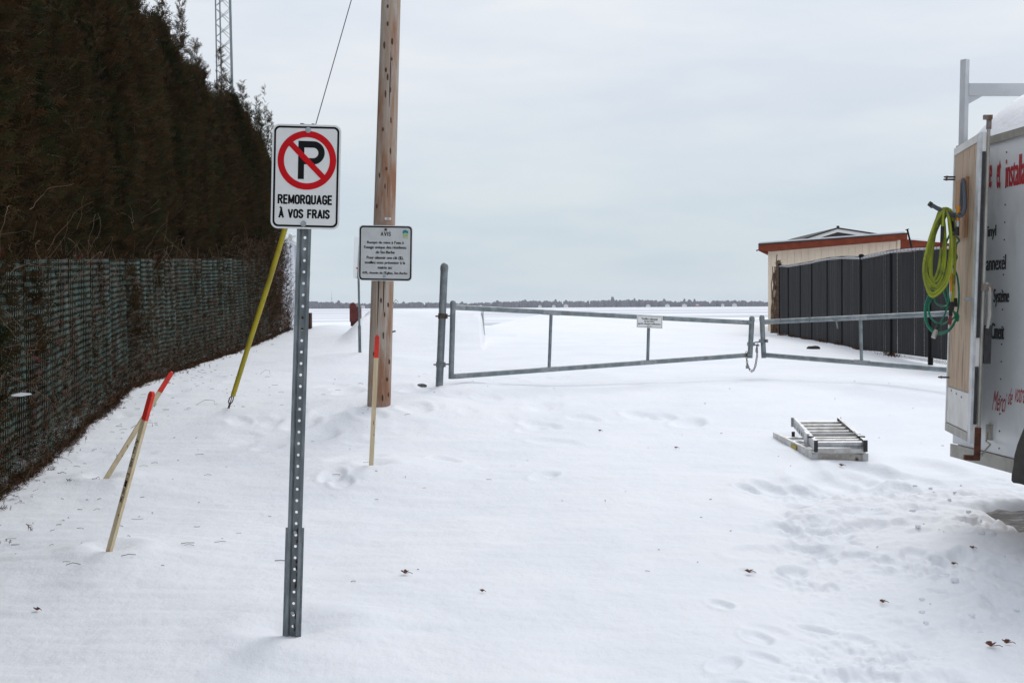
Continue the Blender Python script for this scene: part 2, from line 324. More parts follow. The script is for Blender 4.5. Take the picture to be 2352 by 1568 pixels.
# polar sheet about the viewpoint
rad = [.4]
while rad[-1] < 66: rad.append(rad[-1] + min(max(.016, rad[-1] ** 2 / 2300), .45) if rad[-1] > 3.2 else rad[-1] + .12)
rad += [70, 80, 100, 140, 200, 300, 450]
rad = np.array(rad); fine = np.linspace(-29, 29, 760)
ang = np.radians(np.concatenate([np.linspace(-180, -29.8, 110), fine, np.linspace(29.8, 179.0, 110)]))
RR, AA = np.meshgrid(rad, ang, indexing='ij'); GX = RR * np.sin(AA); GY = RR * np.cos(AA)
GZ = GH(GX, GY); nr, na = RR.shape
far_side = sst(64, 70, RR) * (GY > 40); GZ = np.where(far_side > .5, CAMZ - 3.6, GZ)
V = np.stack([GX, GY, GZ], -1).reshape(-1, 3)
idx = np.arange(nr * na).reshape(nr, na)
j2 = np.roll(idx, -1, axis=1)
F = np.stack([idx[:-1], j2[:-1], j2[1:], idx[1:]], -1).reshape(-1, 4)[:, ::-1]
V = np.vstack([V, [[0, 0, gz(0, 0)]]])
o = np_mesh('snow_ground', V, F, m_snow, smooth=True); tag(o, kind='structure')
print('ground quads', len(F))
mb = MB(); mb.add([(-6000, 45, -.9), (6000, 45, -.9), (6000, 6500, -.9), (-6000, 6500, -.9)], [(0, 1, 2, 3)])
tag(mb.build('frozen_lake', m_lake), kind='structure')
# bare patch under the trailer
mb = MB(); nx = 40
pv = []; pf = []
for i in range(nx + 1):
    for j in range(nx + 1):
        px, py = 3.2 + i * .09, 5.6 + j * .1; pv.append((px, py, CAMZ - float(np.interp(py, PY, PD)) - .085 + .012 * random.uniform(-1, 1)))
for i in range(nx):
    for j in range(nx): a = i * (nx + 1) + j; pf.append((a, a + nx + 1, a + nx + 2, a + 1))
mb.add(pv, pf); tag(mb.build('bare_ground_patch', m_ground), kind='structure')
# ---------------------------------------------------------------- far shore
def far_tree(mb, x, y, h, w, z0=-.9, n=6, spike=False):
    lv = [(0, .9), (.3, 1.0), (.65, .95), (.88, .72), (1, .3)] if not spike else [(0, 1), (.3, .75), (.65, .42), (1, .02)]
    V = []; 
    for k, (hh, ww) in enumerate(lv):
        for j in range(n):
            a = 2 * math.pi * (j + .5 * k) / n; q = w * ww * random.uniform(.6, 1.25); V.append((x + q * math.cos(a), y + q * math.sin(a), z0 + h * hh * (1 + (random.uniform(-.07, .07) if hh else 0))))
    F = [(k * n + j, k * n + (j + 1) % n, (k + 1) * n + (j + 1) % n, (k + 1) * n + j) for k in range(len(lv) - 1) for j in range(n)]
    mb.add(V, F)
mb = MB()
for i in range(3600):
    x = random.uniform(-1700, 1700); y = random.uniform(1890, 2030); base = 9.6 + 1.3 * math.sin(x * .011) + 1.0 * math.sin(x * .037 + 1)
    tall = random.random() < .012
    spike = random.random() < .09; mb.mi = 1 if spike else 0
    far_tree(mb, x, y, base * random.uniform(.82, 1.06) * (1.4 if tall else 1), random.uniform(1.8, 4.6) * (.5 if spike else 1), spike=spike)
tag(mb.build('far_shore_woods', [m_far1, m_far2]), 'low belt of bare grey woods along the far shore of the frozen lake', 'woods', kind='stuff')
mb = MB(); mb.box((-2500, 1985, -3), (5000, 0, 0), (0, 1500, 0), (0, 0, 7.5)); tag(mb.build('far_land', m_far1), kind='structure')
fx = [(1190, 'white'), (1560, 'c'), (1590, 'c'), (1760 - 50, 'c'), (1815 - 160, 'red'), (1465 + 20, 'c'), (1075, 'white'), (1380, 'c'), (1240, 'c')]
for i, (xd, kk) in enumerate([(1072, 'cream'), (1104, 'tan'), (1240, 'white'), (1272, 'pale'), (1300, 'white'), (1489, 'white'), (1533, 'cream'), (1572, 'white'), (1602, 'red'), (1660, 'white'), (1687, 'white'), (833, 'white')]):
    p = at(xd, 703, 1860); w_ = random.uniform(3.5, 7); h_ = random.uniform(2.4, 3.6)
    where = {1072: 'just right of the tall gate post', 1104: 'between the tall gate post and the first gate upright', 1240: 'left of the first gate upright', 1272: 'just right of the first gate upright', 1300: 'further right of the first gate upright', 1489: 'above the little gate notice', 1533: 'right of the little gate notice', 1572: 'left of the red one', 1602: 'above the gate rail', 1660: 'in the woods left of the gate opening', 1687: 'nearest the gate opening', 833: 'left of the wooden pole'}[xd]
    t = thing('far_house', (p[0], p[1], -.9), 'tiny %s far shore house %s' % (kk, where), 'house', 'houses on the far shore')
    q = MB(); q.box((p[0] - w_ / 2, p[1] - 3, -1), (w_, 0, 0), (0, 6, 0), (0, 0, h_)); q.build('wall', m_fwred if kk == 'red' else m_fwall, t)
    q = MB(); q.prism([(p[0] - w_ / 2 - .4, p[1] - 3.3, h_ - 1), (p[0] + w_ / 2 + .4, p[1] - 3.3, h_ - 1), (p[0], p[1] - 3.3, h_ + .9)], (0, 1, 0), 6.6); q.build('roof', m_froof, t)
p = at(762, 703, 1880); t = thing('radio_mast', (p[0], p[1], -.9), 'thin distant radio mast rising over the far shore', 'mast')
q = MB(); q.tube([(p[0], p[1], -1), (p[0], p[1], 27)], [.35, .12], 5); q.build('mast_pole', m_far1, t)
q = MB(); q.ball((p[0], p[1], 15), (.5, .5, .8)); q.build('antenna', m_far1, t)
# ---------------------------------------------------------------- text
def glyphs(body, bold=0.0):
    c = bpy.data.curves.new('lettering', 'FONT'); c.body = body; c.size = 1; c.offset = bold; c.resolution_u = 3
    ob = bpy.data.objects.new('lettering', c); COL.objects.link(ob); dg = bpy.context.evaluated_depsgraph_get()
    me = ob.evaluated_get(dg).to_mesh(); V = [tuple(v.co) for v in me.vertices]; F = [tuple(p.vertices) for p in me.polygons]
    ob.to_mesh_clear(); bpy.data.objects.remove(ob); bpy.data.curves.remove(c); return V, F
def text(mb, body, o, u, v, nrm, off, x0, x1, y0, y1, bold=.01, shear=0, wt=0):
    """fit the lettering into the box x0..x1, y0..y1 (metres along u, v from o)"""
    V, F = glyphs(body, 0); V = np.array(V); a, b2 = V.min(0), V.max(0); x0 += wt; x1 -= wt
    X = x0 + (V[:, 0] - a[0]) / (b2[0] - a[0]) * (x1 - x0); Y = y0 + (V[:, 1] - a[1]) / (b2[1] - a[1]) * (y1 - y0); X = X + shear * (Y - y0)
    o, u, v, nrm = [np.array(q, float) for q in (o, u, v, nrm)]
    for k_, sh_ in enumerate((0, -wt, wt) if wt else (0,)): mb.add([o + u * (x + sh_) + v * y + nrm * (off + .00012 * k_) for x, y in zip(X, Y)], F)
def _arc(cx, cy, rx, ry, a0, a1, n=7): return [(cx + rx * math.cos(R(a0 + (a1 - a0) * k / n)), cy + ry * math.sin(R(a0 + (a1 - a0) * k / n))) for k in range(n + 1)]
_O = _arc(.22, .78, .22, .22, 180, 0) + _arc(.22, .22, .22, .22, 0, -180) + [(0, .78)]
SG = {'R': (.46, [[(0, 0), (0, 1), (.24, 1)] + _arc(.24, .76, .2, .24, 90, -90) + [(0, .52)], [(.22, .52), (.46, 0)]]), 'E': (.38, [[(.38, 0), (0, 0), (0, 1), (.38, 1)], [(0, .52), (.34, .52)]]),
      'F': (.38, [[(0, 0), (0, 1), (.38, 1)], [(0, .52), (.34, .52)]]), 'M': (.60, [[(0, 0), (0, 1), (.3, .12), (.6, 1), (.6, 0)]]), 'O': (.44, [_O]), 'Q': (.44, [_O, [(.26, .2), (.5, -.06)]]),
      'U': (.44, [[(0, 1), (0, .22)] + _arc(.22, .22, .22, .22, 180, 360) + [(.44, 1)]]), 'A': (.50, [[(0, 0), (.25, 1), (.5, 0)], [(.09, .30), (.41, .30)]]), '\u00c0': (.50, [[(0, 0), (.25, 1), (.5, 0)], [(.09, .30), (.41, .30)], [(.12, 1.32), (.28, 1.16)]]),
      'G': (.44, [_arc(.22, .78, .22, .22, 10, 180) + _arc(.22, .22, .22, .22, 180, 360) + [(.44, .46), (.24, .46)]]), 'V': (.48, [[(0, 1), (.24, 0), (.48, 1)]]), 'I': (0, [[(0, 0), (0, 1)]]), ' ': (.22, []),
      'S': (.42, [_arc(.21, .76, .21, .24, 15, 180) + [(.03, .66), (.39, .36)] + _arc(.21, .24, .21, .24, 0, -165)])}
def strokes(mb, body, o, u, v, nrm, off, x0, x1, y0, y1, w, gap=.22):
    tot = sum(SG[c][0] for c in body) + gap * (len(body) - 1); x0 += w / 2; x1 -= w / 2; y0 += w / 2; y1 -= w / 2; sx = (x1 - x0) / tot; sy = y1 - y0; cx = 0; k = 0
    o, u, v, nrm = [np.array(q, float) for q in (o, u, v, nrm)]; P3 = lambda x, y, e: o + u * x + v * y + nrm * (off + e)
    for c in body:
        for pl in SG[c][1]:
            Q = [np.array([x0 + (cx + p[0]) * sx, y0 + p[1] * sy]) for p in pl]
            for a_, b_ in zip(Q[:-1], Q[1:]):
                d_ = (b_ - a_) / (np.linalg.norm(b_ - a_) + 1e-9); n_ = np.array([-d_[1], d_[0]]) * w / 2; e = d_ * w * .32; k += 1; z_ = .00001 * (k % 60)
                mb.add([P3(*(a_ - n_ - e), z_), P3(*(b_ - n_ + e), z_), P3(*(b_ + n_ + e), z_), P3(*(a_ + n_ - e), z_)], [(0, 1, 2, 3)])
        cx += SG[c][0] + gap
def rrect(hx, hy, r, n=7):
    P = []
    for cx, cy, a0 in ((hx - r, hy - r, 0), (-hx + r, hy - r, 90), (-hx + r, -hy + r, 180), (hx - r, -hy + r, 270)):
        for k in range(n + 1): a = R(a0 + 90 * k / n); P.append((cx + r * math.cos(a), cy + r * math.sin(a)))
    return P
def ringfaces(mb, A, B):
    k = len(A); mb.add(list(A) + list(B), [(i, (i + 1) % k, k + (i + 1) % k, k + i) for i in range(k)])
# ---------------------------------------------------------------- no-parking sign on steel channel post
a = R(1.75); U = np.array([math.cos(a), 0, -math.sin(a)]); Vv = np.array([math.sin(a), 0, math.cos(a)]); Nn = np.array([0, -1.0, 0])
base = at(670, 1462, 5.6); top = at(707, 287, 5.6); gb = gz(base[0], base[1])
t = thing('no_parking_sign', (base[0], base[1], gb), 'white no parking sign with red ring on perforated steel post, REMORQUAGE À VOS FRAIS', 'sign')
ax = nv(top - base); ax[1] = 0; ax = nv(ax)
def channel(mb, p0, p1, sc, fw, depth, y0, cell=.0535, holes=True, shift=0):
    p0 = np.array(p0, float); p1 = np.array(p1, float); L = np.linalg.norm(p1 - p0); d = nv(p1 - p0); uu = nv(np.cross(d, (0, 1, 0))) ; 
    if uu[0] < 0: uu = -uu
    w = .0145 * sc; prof = [(-fw, 0), (-w - .005, 0), (-w, depth), (w, depth), (w + .005, 0), (fw, 0)]
    def P(x, y, s): return p0 + uu * x + np.array([0, 1.0, 0]) * (y + y0) + d * s
    for (i, j) in ((0, 1), (1, 2), (3, 4), (4, 5)):
        A, B = prof[i], prof[j]; mb.add([P(*A, 0), P(*B, 0), P(*B, L), P(*A, L)], [(0, 1, 2, 3)])
    n_ = int(L / cell); r = .0066
    for k in range(n_ + 1):
        s0 = k * cell; s1 = min(s0 + cell, L); sc_ = s0 + cell / 2 
        if s1 - s0 < cell * .99 or not holes: mb.add([P(-w, depth, s0), P(w, depth, s0), P(w, depth, s1), P(-w, depth, s1)], [(0, 1, 2, 3)]); continue
        m_ = 16; outer = []; inner = []
        for q in range(m_):
            th = 2 * math.pi * q / m_; cx, cy = math.cos(th), math.sin(th); f = min(w / abs(cx) if abs(cx) > 1e-6 else 9, (cell / 2) / abs(cy) if abs(cy) > 1e-6 else 9)
            outer.append(P(cx * f, depth, sc_ + cy * f)); inner.append(P(r * cx, depth, sc_ + r * cy))
        # corners so that the web stays closed
        ringfaces(mb, outer, inner)
        for (sx, sy) in ((1, 1), (-1, 1), (-1, -1), (1, -1)):
            th = math.atan2(sy * cell / 2, sx * w) % (2 * math.pi); q0 = int(th / (2 * math.pi) * m_) % m_
            mb.add([outer[q0], P(sx * w, depth, sc_ + sy * cell / 2), outer[(q0 + 1) % m_]], [(0, 1, 2)])
        
q = MB(); channel(q, base - ax * .25 + np.array([0, -.012, 0]), top + ax * 0.005 + np.array([0, -.012, 0]), 1, .0335, .028, 0); q.build('post', m_galv2, t, solid=.003)
joint = at(677.5, 1211, 5.6); q = MB(); channel(q, base - ax * .27, joint, 1.12, .042, .030, .002, holes=False)
# nested lower section: open web so the upper holes stay visible
q = MB(); d0 = base - ax * .27; uu = U
for s_ in (-1, 1):
    q.add([d0 + U * s_ * .019 + [0, .0, 0], d0 + U * s_ * .043 + [0, .0, 0], joint + U * s_ * .043, joint + U * s_ * .019], [(0, 1, 2, 3)])
    q.add([d0 + U * s_ * .019, d0 + U * s_ * .0165 + [0, .027, 0], joint + U * s_ * .0165 + [0, .027, 0], joint + U * s_ * .019], [(0, 1, 2, 3)])
q.build('post_sleeve', m_galv, t, solid=.003)
q = MB()
for yd in (1223, 1408): q = MB(); c = at(677.5 if yd < 1300 else 671.5, yd, 5.6) + ax * 0; q.tube([c + [0, .004, 0], c + [0, .018, 0]], .009, 6); q.build('splice_bolt', m_bolt, t)
q = MB()   # dried mud streak in the channel
for k in range(26):
    yy = random.choice((random.uniform(1215, 1250), random.uniform(1290, 1350), random.uniform(1400, 1450))); c = at(673 + (1462 - yy) * .0315 + random.uniform(0, 4), yy, 5.6); q.ball(c + [0, .012, 0], (.003, .002, random.uniform(.005, .012)), 5, 4)
q.build('mud_streaks', m_brown, t, kind='stuff')
c0 = at(702.9, 406.3, 5.56); sz = .316 / 605.0
def SP(x, y, off): return c0 + U * x * sz + Vv * y * sz + Nn * off
q = MB(); q.prism([SP(x, y, 0) for x, y in rrect(305, 461, 62)], Nn, .0025); pn = q.build('sign_panel', m_edge, t)
q = MB(); q.add([SP(x, y, .0028) for x, y in rrect(301, 457, 58)], [tuple(range(32))]); q.build('sign_face', m_white, pn)
q = MB(); ringfaces(q, [SP(x, y, .0033) for x, y in rrect(289, 445, 50)], [SP(x, y, .0033) for x, y in rrect(271, 427, 36)]); q.build('border', m_black, pn)
q = MB(); nn = 64; ringfaces(q, [SP(6 + 260 * math.cos(2 * math.pi * k / nn), 145 + 260 * math.sin(2 * math.pi * k / nn), .0043) for k in range(nn)], [SP(6 + 203 * math.cos(2 * math.pi * k / nn), 145 + 203 * math.sin(2 * math.pi * k / nn), .0043) for k in range(nn)])
dx = 206; h_ = 25 / math.sqrt(2)
q.add([SP(6 - 146 + s1 * h_, 145 + 146 + s1 * h_, .0046) for s1 in (-1, 1)] + [SP(6 + 146 + s1 * h_, 145 - 146 + s1 * h_, .0046) for s1 in (1, -1)], [(0, 1, 2, 3)]); q.build('red_ring_and_slash', m_red, pn)
q = MB(); ox, oy = 390, 577
def PZ(x, y): return SP((x - ox), (oy - y), .0038)
q.add([PZ(318, 262), PZ(372, 262), PZ(372, 598), PZ(318, 598)], [(0, 1, 2, 3)])
q.add([PZ(372, 262), PZ(450, 262), PZ(450, 320), PZ(372, 320)], [(0, 1, 2, 3)]); q.add([PZ(372, 412), PZ(450, 412), PZ(450, 468), PZ(372, 468)], [(0, 1, 2, 3)])
A = [(450 + 103 * math.sin(math.pi * k / 20), 365 - 103 * math.cos(math.pi * k / 20)) for k in range(21)]; B = [(450 + 46 * math.sin(math.pi * k / 20), 366 - 46 * math.cos(math.pi * k / 20)) for k in range(21)]
q.add([PZ(*p) for p in A] + [PZ(*p) for p in B], [(k, k + 1, 22 + k, 21 + k) for k in range(20)]); q.build('letter_p', m_black, pn)
q = MB(); strokes(q, 'REMORQUAGE', c0, U, Vv, Nn, .0036, -247 * sz, 238 * sz, (577 - 822) * sz, (577 - 736) * sz, 16.5 * sz, gap=.27)
strokes(q, '\u00c0 VOS FRAIS', c0, U, Vv, Nn, .0036, -237 * sz, 219 * sz, (577 - 946) * sz, (577 - 864) * sz, 16.5 * sz, gap=.27); q.build('lettering', m_black, pn)
for (bx, by) in ((403, 165), (377, 993)):
    q = MB(); c = PZ(bx, by); q.tube([c, c + Nn * .004], .0135, 18); q.tube([c + Nn * .004, c + Nn * .009], .0085, 6); q.build('bolt', m_bolt, t)
# ---------------------------------------------------------------- utility pole
D = 13.3; pb = at(869.8, 935, D); pt = at(898, 0, D); paxis = nv(pt - pb)
t = thing('utility_pole', (pb[0], pb[1], gz(pb[0], pb[1])), 'tall weathered wooden pole behind the notice board', 'pole')
nh, na_ = 150, 48; Vp = []; Lp = 9.2
for i in range(nh + 1):
    s_ = -.4 + Lp * i / nh; rr = .1285 - .0048 * s_
    for j in range(na_):
        th = 2 * math.pi * j / na_; f = 1 + .018 * math.sin(th * 5 + s_ * .5) + .012 * math.sin(th * 9 - s_ * .8) + .02 * math.sin(th * 2 + s_ * .9) * .6
        # long drying cracks
        for (tc_, wd, s0, s1) in ((-1.25, .05, .9, 8), (-1.8, .05, -.4, 2.0), (-.95, .05, -.4, .9)):
            dth = (th - tc_ - .04 * math.sin(s_ * 3) + math.pi) % (2 * math.pi) - math.pi
            if s0 < s_ < s1: f -= .10 * math.exp(-(dth / wd) ** 2)
        Vp.append(pb + paxis * s_ + np.array([math.cos(th), math.sin(th), 0]) * rr * f)
q = MB(); q.add(Vp, [(i * na_ + j, i * na_ + (j + 1) % na_, (i + 1) * na_ + (j + 1) % na_, (i + 1) * na_ + j) for i in range(nh) for j in range(na_)]); q.build('trunk', m_pole, t, smooth=True)
q = MB()
for (xd, yd) in ((893, 60), (903, 100), (885, 108), (889, 165), (900, 280), (882, 300), (893, 20), (899, 350), (890, 390), (874, 405), (887, 430), (868, 475), (861, 812), (893, 700), (886, 722), (878, 690), (895, 830), (891, 870), (881, 912), (893, 905), (893, 182), (888, 220), (899, 210), (902, 140), (883, 770)):
    cx = 869.8 + (935 - yd) * .0302; dxx = (xd - cx) * K * D; s_ = (935 - yd) * K * D; rr = .1285 - .0048 * s_; c = pb + paxis * s_ + np.array([dxx, -math.sqrt(max(rr * rr - dxx * dxx, .001)) * .985, 0]); q = MB(); q.ball(c, (random.uniform(.008, .014), .009, random.uniform(.02, .045)), 8, 6); q.build('knot', m_knot, t)
q = MB(); P_ = []
for k in range(60):
    s_ = .9 + k * .095; th = -1.28 + .04 * math.sin(s_ * 3) + .02 * math.sin(s_ * 9); rr = (.1285 - .0048 * s_) * .93; P_.append(pb + paxis * s_ + np.array([math.cos(th) * rr, math.sin(th) * rr, 0]))
q.tube(P_, [.004 + .003 * math.sin(k * .5) for k in range(60)], 5)
P_ = []
for k in range(20):
    s_ = -.1 + k * .1; th = -1.82 + .04 * math.sin(s_ * 3); rr = (.1285 - .0048 * s_) * .93; P_.append(pb + paxis * s_ + np.array([math.cos(th) * rr, math.sin(th) * rr, 0]))
q.tube(P_, .005, 5); q.build('drying_crack', m_crack, t)
q = MB(); c = at(891, 502, D - .145); q.box(c - [.034, 0, .012], (.068, 0, -.003), (0, .004, 0), (0, 0, .024)); g = q.build('number_tag', m_edge, t)
q = MB()
for k_ in (0, 1): q.box(c + [-.020 + .004 * k_, -.0008, .003 - .010 * k_], (.036, 0, -.0015), (0, .0004, 0), (0, 0, .0035))
q.build('tag_print', m_black, g)
q = MB(); c = at(900, 700, D); q.tube([c, c + [.05, -.02, .06], c + [.07, -.02, .03]], .003, 5); q.build('staple_hook', m_dark, t); q = MB(); q.tube([c + [0, 0, -.3], c + [.04, 0, -.29]], .009, 5); q.build('nail', m_dark, t)
# AVIS notice on the pole
D2 = 13.3 - .165; a = R(1.25); U2 = np.array([math.cos(a), 0, -math.sin(a)]); V2 = np.array([math.sin(a), 0, math.cos(a)])
zc = (743, 850); c2 = at((1400 + zc[0] / 5.227) / 1.7415, (850 + zc[1] / 5.227) / 1.7415, D2); s2 = D2 / 4800 / 5.227
def AP(x, y, off): return c2 + U2 * (x - zc[0]) * s2 + V2 * (zc[1] - y) * s2 + Nn * off
def APr(hx, hy, r, off): return [c2 + U2 * x * s2 + V2 * y * s2 + Nn * off for x, y in rrect(hx, hy, r)]
t = thing('notice_sign', c2 + [0, .01, -.31], 'square white AVIS notice about the boat ramp, bolted to the wooden pole', 'sign')
q = MB(); q.prism(APr(560, 578, 85, 0), Nn, .003); pn = q.build('sign_panel', m_edge, t)
q = MB(); q.add(APr(552, 570, 80, .0036), [tuple(range(32))]); q.build('sign_face', m_avis, pn)
q = MB(); ringfaces(q, APr(545, 562, 75, .005), APr(515, 532, 50, .005)); q.build('border', m_black, pn)
q = MB(); 
for (s_, x0, x1, y0, y1, b_) in (('AVIS', 637, 850, 405, 493, .02), ("Rampe de mise \u00e0 l'eau \u00e0", 355, 1125, 598, 672, .015), ("l'usage unique des r\u00e9sidents", 293, 1180, 697, 775, .015), ('de Ste-Barbe', 538, 937, 802, 860, .015),
                             ('Pour obtenir une cl\u00e9 ($),', 350, 1122, 915, 993, .015), ('veuillez vous pr\u00e9senter \u00e0 la', 307, 1158, 1018, 1092, .015), ('mairie au:', 582, 888, 1122, 1180, .015), ("470, chemin de l'\u00c9glise, Ste-Barbe", 258, 1207, 1225, 1303, .015)):
    if s_ == 'AVIS': strokes(q, s_, c2, U2, V2, Nn, .005, (x0 - zc[0]) * s2, (x1 - zc[0]) * s2, (zc[1] - y1) * s2, (zc[1] - y0) * s2, 15 * s2, gap=.3); continue
    text(q, s_, c2, U2, V2, Nn, .005, (x0 - zc[0]) * s2, (x1 - zc[0]) * s2, (zc[1] - y1) * s2, (zc[1] - y0) * s2, b_, wt=(4.5 if s_ == 'AVIS' else 3.6) * s2)
q.build('lettering', m_black, pn)
q = MB(); q.add([AP(1095, 440, .005), AP(1095, 378, .005), AP(1135, 362, .005), AP(1170, 360, .005), AP(1185, 380, .005), AP(1212, 378, .005), AP(1212, 435, .005), AP(1150, 420, .005)], [tuple(range(8))]); q.build('teal_wave_logo', m_teal, pn)
q = MB(); q.add([AP(1100, 450, .005), AP(1150, 432, .005), AP(1212, 445, .005), AP(1212, 485, .005), AP(1100, 485, .005)], [tuple(range(5))])
for yy in (492, 508, 530): q.add([AP(1098, yy, .005), AP(1212, yy, .005), AP(1212, yy + 7, .005), AP(1098, yy + 7, .005)], [(0, 1, 2, 3)])
q.build('lime_logo_bars', m_lime, pn)
for (bx, by, mm_) in ((743, 360, m_dark), (727, 1333, m_bolt)):
    q = MB(); c = AP(bx, by, .005); q.tube([c, c + Nn * .006], .0155, 14); q.build('bolt', mm_, t)
# ---------------------------------------------------------------- guy wire with yellow guard
D = 13.4; g0 = at(524, 940, D); g1 = at(838, -75, D + .1)
t = thing('guy_wire', (g0[0], g0[1], gz(g0[0], g0[1])), 'slanting guy wire with a long yellow plastic guard beside the hedge', 'guy wire')
gd = nv(at(707, 350, D + .05) - g0); ge = at(893, -300, 13.3)
q = MB(); q.tube([g0 + gd * .05, at(707, 350, D + .05), ge], .006, 6); q.build('cable', m_wire, t)
q = MB(); k0 = at(535, 909, D); k1 = at(672, 468, D + .04); q.tube([k0, k0 + (k1 - k0) * .3, k0 + (k1 - k0) * .6 + [.008, 0, 0], k1], [.027, .028, .029, .03], 12); q.build('yellow_guard', m_yellow, t, smooth=True)
q = MB(); q.tube([g0 - gd * .3, g0 + gd * .06], .012, 7)
for s_ in (-1, 1): q.tube([g0 + gd * .05, g0 + gd * .09 + [s_ * .022, 0, 0.004], g0 + gd * .13 + [s_ * .022, 0, .004], k0 + gd * .02], .007, 6)
q.build('anchor_eye', m_dark, t)
# ---------------------------------------------------------------- survey laths
def lath(bx, by, tx, ty, D, w, tk, label, yaw, dT=0, writing=False, paint=.24, cham=True):
    b = at(bx, by, D); tp = at(tx, ty, D + dT); d = nv(tp - b); b0 = b - d * .2
    t = thing('wooden_stake', (b[0], b[1], gz(b[0], b[1])), label, 'stake', 'orange-tipped survey stakes')
    f = np.array([math.cos(yaw), math.sin(yaw), 0]); f = nv(f - d * np.dot(f, d)); g = np.cross(d, f)     # f: wide face direction, g: thickness (away from the viewer)
    if g[1] < 0: g = -g
    L = np.linalg.norm(tp - b); pL = L * paint
    pts = lambda s_: [b + d * s_ - f * w / 2 - g * tk / 2, b + d * s_ + f * w / 2 - g * tk / 2, b + d * s_ + f * w / 2 + g * tk / 2, b + d * s_ - f * w / 2 + g * tk / 2]
    F4 = [(0, 1, 5, 4), (1, 2, 6, 5), (2, 3, 7, 6), (3, 0, 4, 7)]
    q = MB(); q.add(pts(-.2) + pts(L - pL), F4); q.build('bare_wood', m_lath, t)
    q = MB(); tpq = [p for p in pts(L)]; c = .25
    A = pts(L - pL); Bm = pts(L - w * .5); T = [b + d * L + f * x * w / 2 + g * y * tk / 2 for x, y in ((-.45, -1), (.45, -1), (.45, 1), (-.45, 1))]
    q.add(A + Bm + T, F4 + [(4, 5, 9, 8), (5, 6, 10, 9), (6, 7, 11, 10), (7, 4, 8, 11), (8, 9, 10, 11)])
    jag = MB()
    q.build('painted_tip', m_orange, t)
    if writing:
        q = MB(); o_ = b - g * (tk / 2 + .0012)
        def stroke(pts_, wd=.0035):
            for (x0, y0), (x1, y1) in zip(pts_[:-1], pts_[1:]):
                p0 = o_ + d * x0 + f * y0; p1 = o_ + d * x1 + f * y1; e = nv(p1 - p0); s2_ = np.cross(e, g); s2_ = nv(s2_) * wd / 2; e = e * wd * .3
                q.add([p0 - s2_ - e, p0 + s2_ - e, p1 + s2_ + e, p1 - s2_ + e], [(0, 1, 2, 3)])
        # letters run down the lath: a = along (down is -), h = across
        def letters(s0, strokes_, sx=.026, sy=.022):
            for st_ in strokes_: stroke([(s0 - x * sx, -.012 + y * sy + .0) for x, y in st_])
        LT = {'A': [[(0, 0), (.4, 1), (.8, 0)], [(.15, .4), (.65, .4)]], 'r': [[(0, 0), (0, .6)], [(0, .4), (.3, .6), (.5, .5)]], 'e': [[(0, .3), (.5, .35), (.4, .6), (.1, .5), (0, .2), (.3, 0), (.6, .1)]],
              'u': [[(0, .6), (.1, 0), (.5, .1), (.6, .6), (.7, 0)]], 'H': [[(0, 0), (0, 1)], [(.7, 0), (.7, 1)], [(0, .5), (.7, .5)]], 'Q': [[(.1, .2), (0, .6), (.3, 1), (.7, .8), (.7, .3), (.3, 0), (.1, .2)], [(.4, .4), (.9, -.1)]],
              'E': [[(.7, 0), (0, 0), (0, 1), (.7, 1)], [(0, .5), (.5, .5)]], '=': [[(0, .25), (.7, .25)], [(0, .7), (.7, .7)]], '#': [[(0, 0), (.2, 1), (.4, 0), (.6, 1), (.8, 0), (1, 1), (1.2, 0), (1.4, 1)], [(0, .2), (1.4, .3)], [(0, .4), (1.4, .5)], [(0, .8), (1.4, .7)], [(0, .6), (1.4, .9)]],
              '4': [[(.1, 1), (0, .4), (.5, .4)], [(.5, 1), (.45, 0)]], '.': [[(0, .1), (.1, .1)]], '5': [[(.6, 1), (.1, 1), (.1, .55), (.5, .5), (.5, .1), (0, 0)]], 'm': [[(0, 0), (.05, .6), (.3, .1), (.5, .6), (.8, 0)]]}
        s_ = L * .705
        for ch in 'Areu  HQ  E=#=4.5m':
            if ch == ' ': s_ -= .017; continue
            letters(s_, LT[ch]); s_ -= {'#': .045, '.': .010, 'A': .026, 'H': .026, 'Q': .030, 'E': .025, 'm': .03}.get(ch, .020)
        q.build('handwriting', m_black, t)
    q = MB(); c = b + d * L * .24 + f * w * .3 - g * (tk / 2); q.ball(c, (.004, .003, .006), 6, 4); q.build('knot', m_knot, t); q = MB(); c = b + d * L * .33 + f * w * .1 - g * (tk / 2); q.ball(c, (.0025, .003, .02), 6, 4); q.build('knot', m_knot, t)
lath(250, 1268, 350, 899, 7.05, .034, .022, 'leaning wooden stake with orange tip and handwriting, nearest the viewer', R(-33), dT=-.12, writing=True, paint=.175)
lath(241, 1103, 395, 854, 9.4, .036, .018, 'steeply leaning orange-tipped wooden stake behind the written one, near the hedge', R(18), dT=-.1, paint=.18)
lath(852.5, 1070, 866.5, 769, 9.85, .037, .018, 'upright orange-tipped wooden stake in front of the utility pole', R(5), dT=.0, paint=.175)
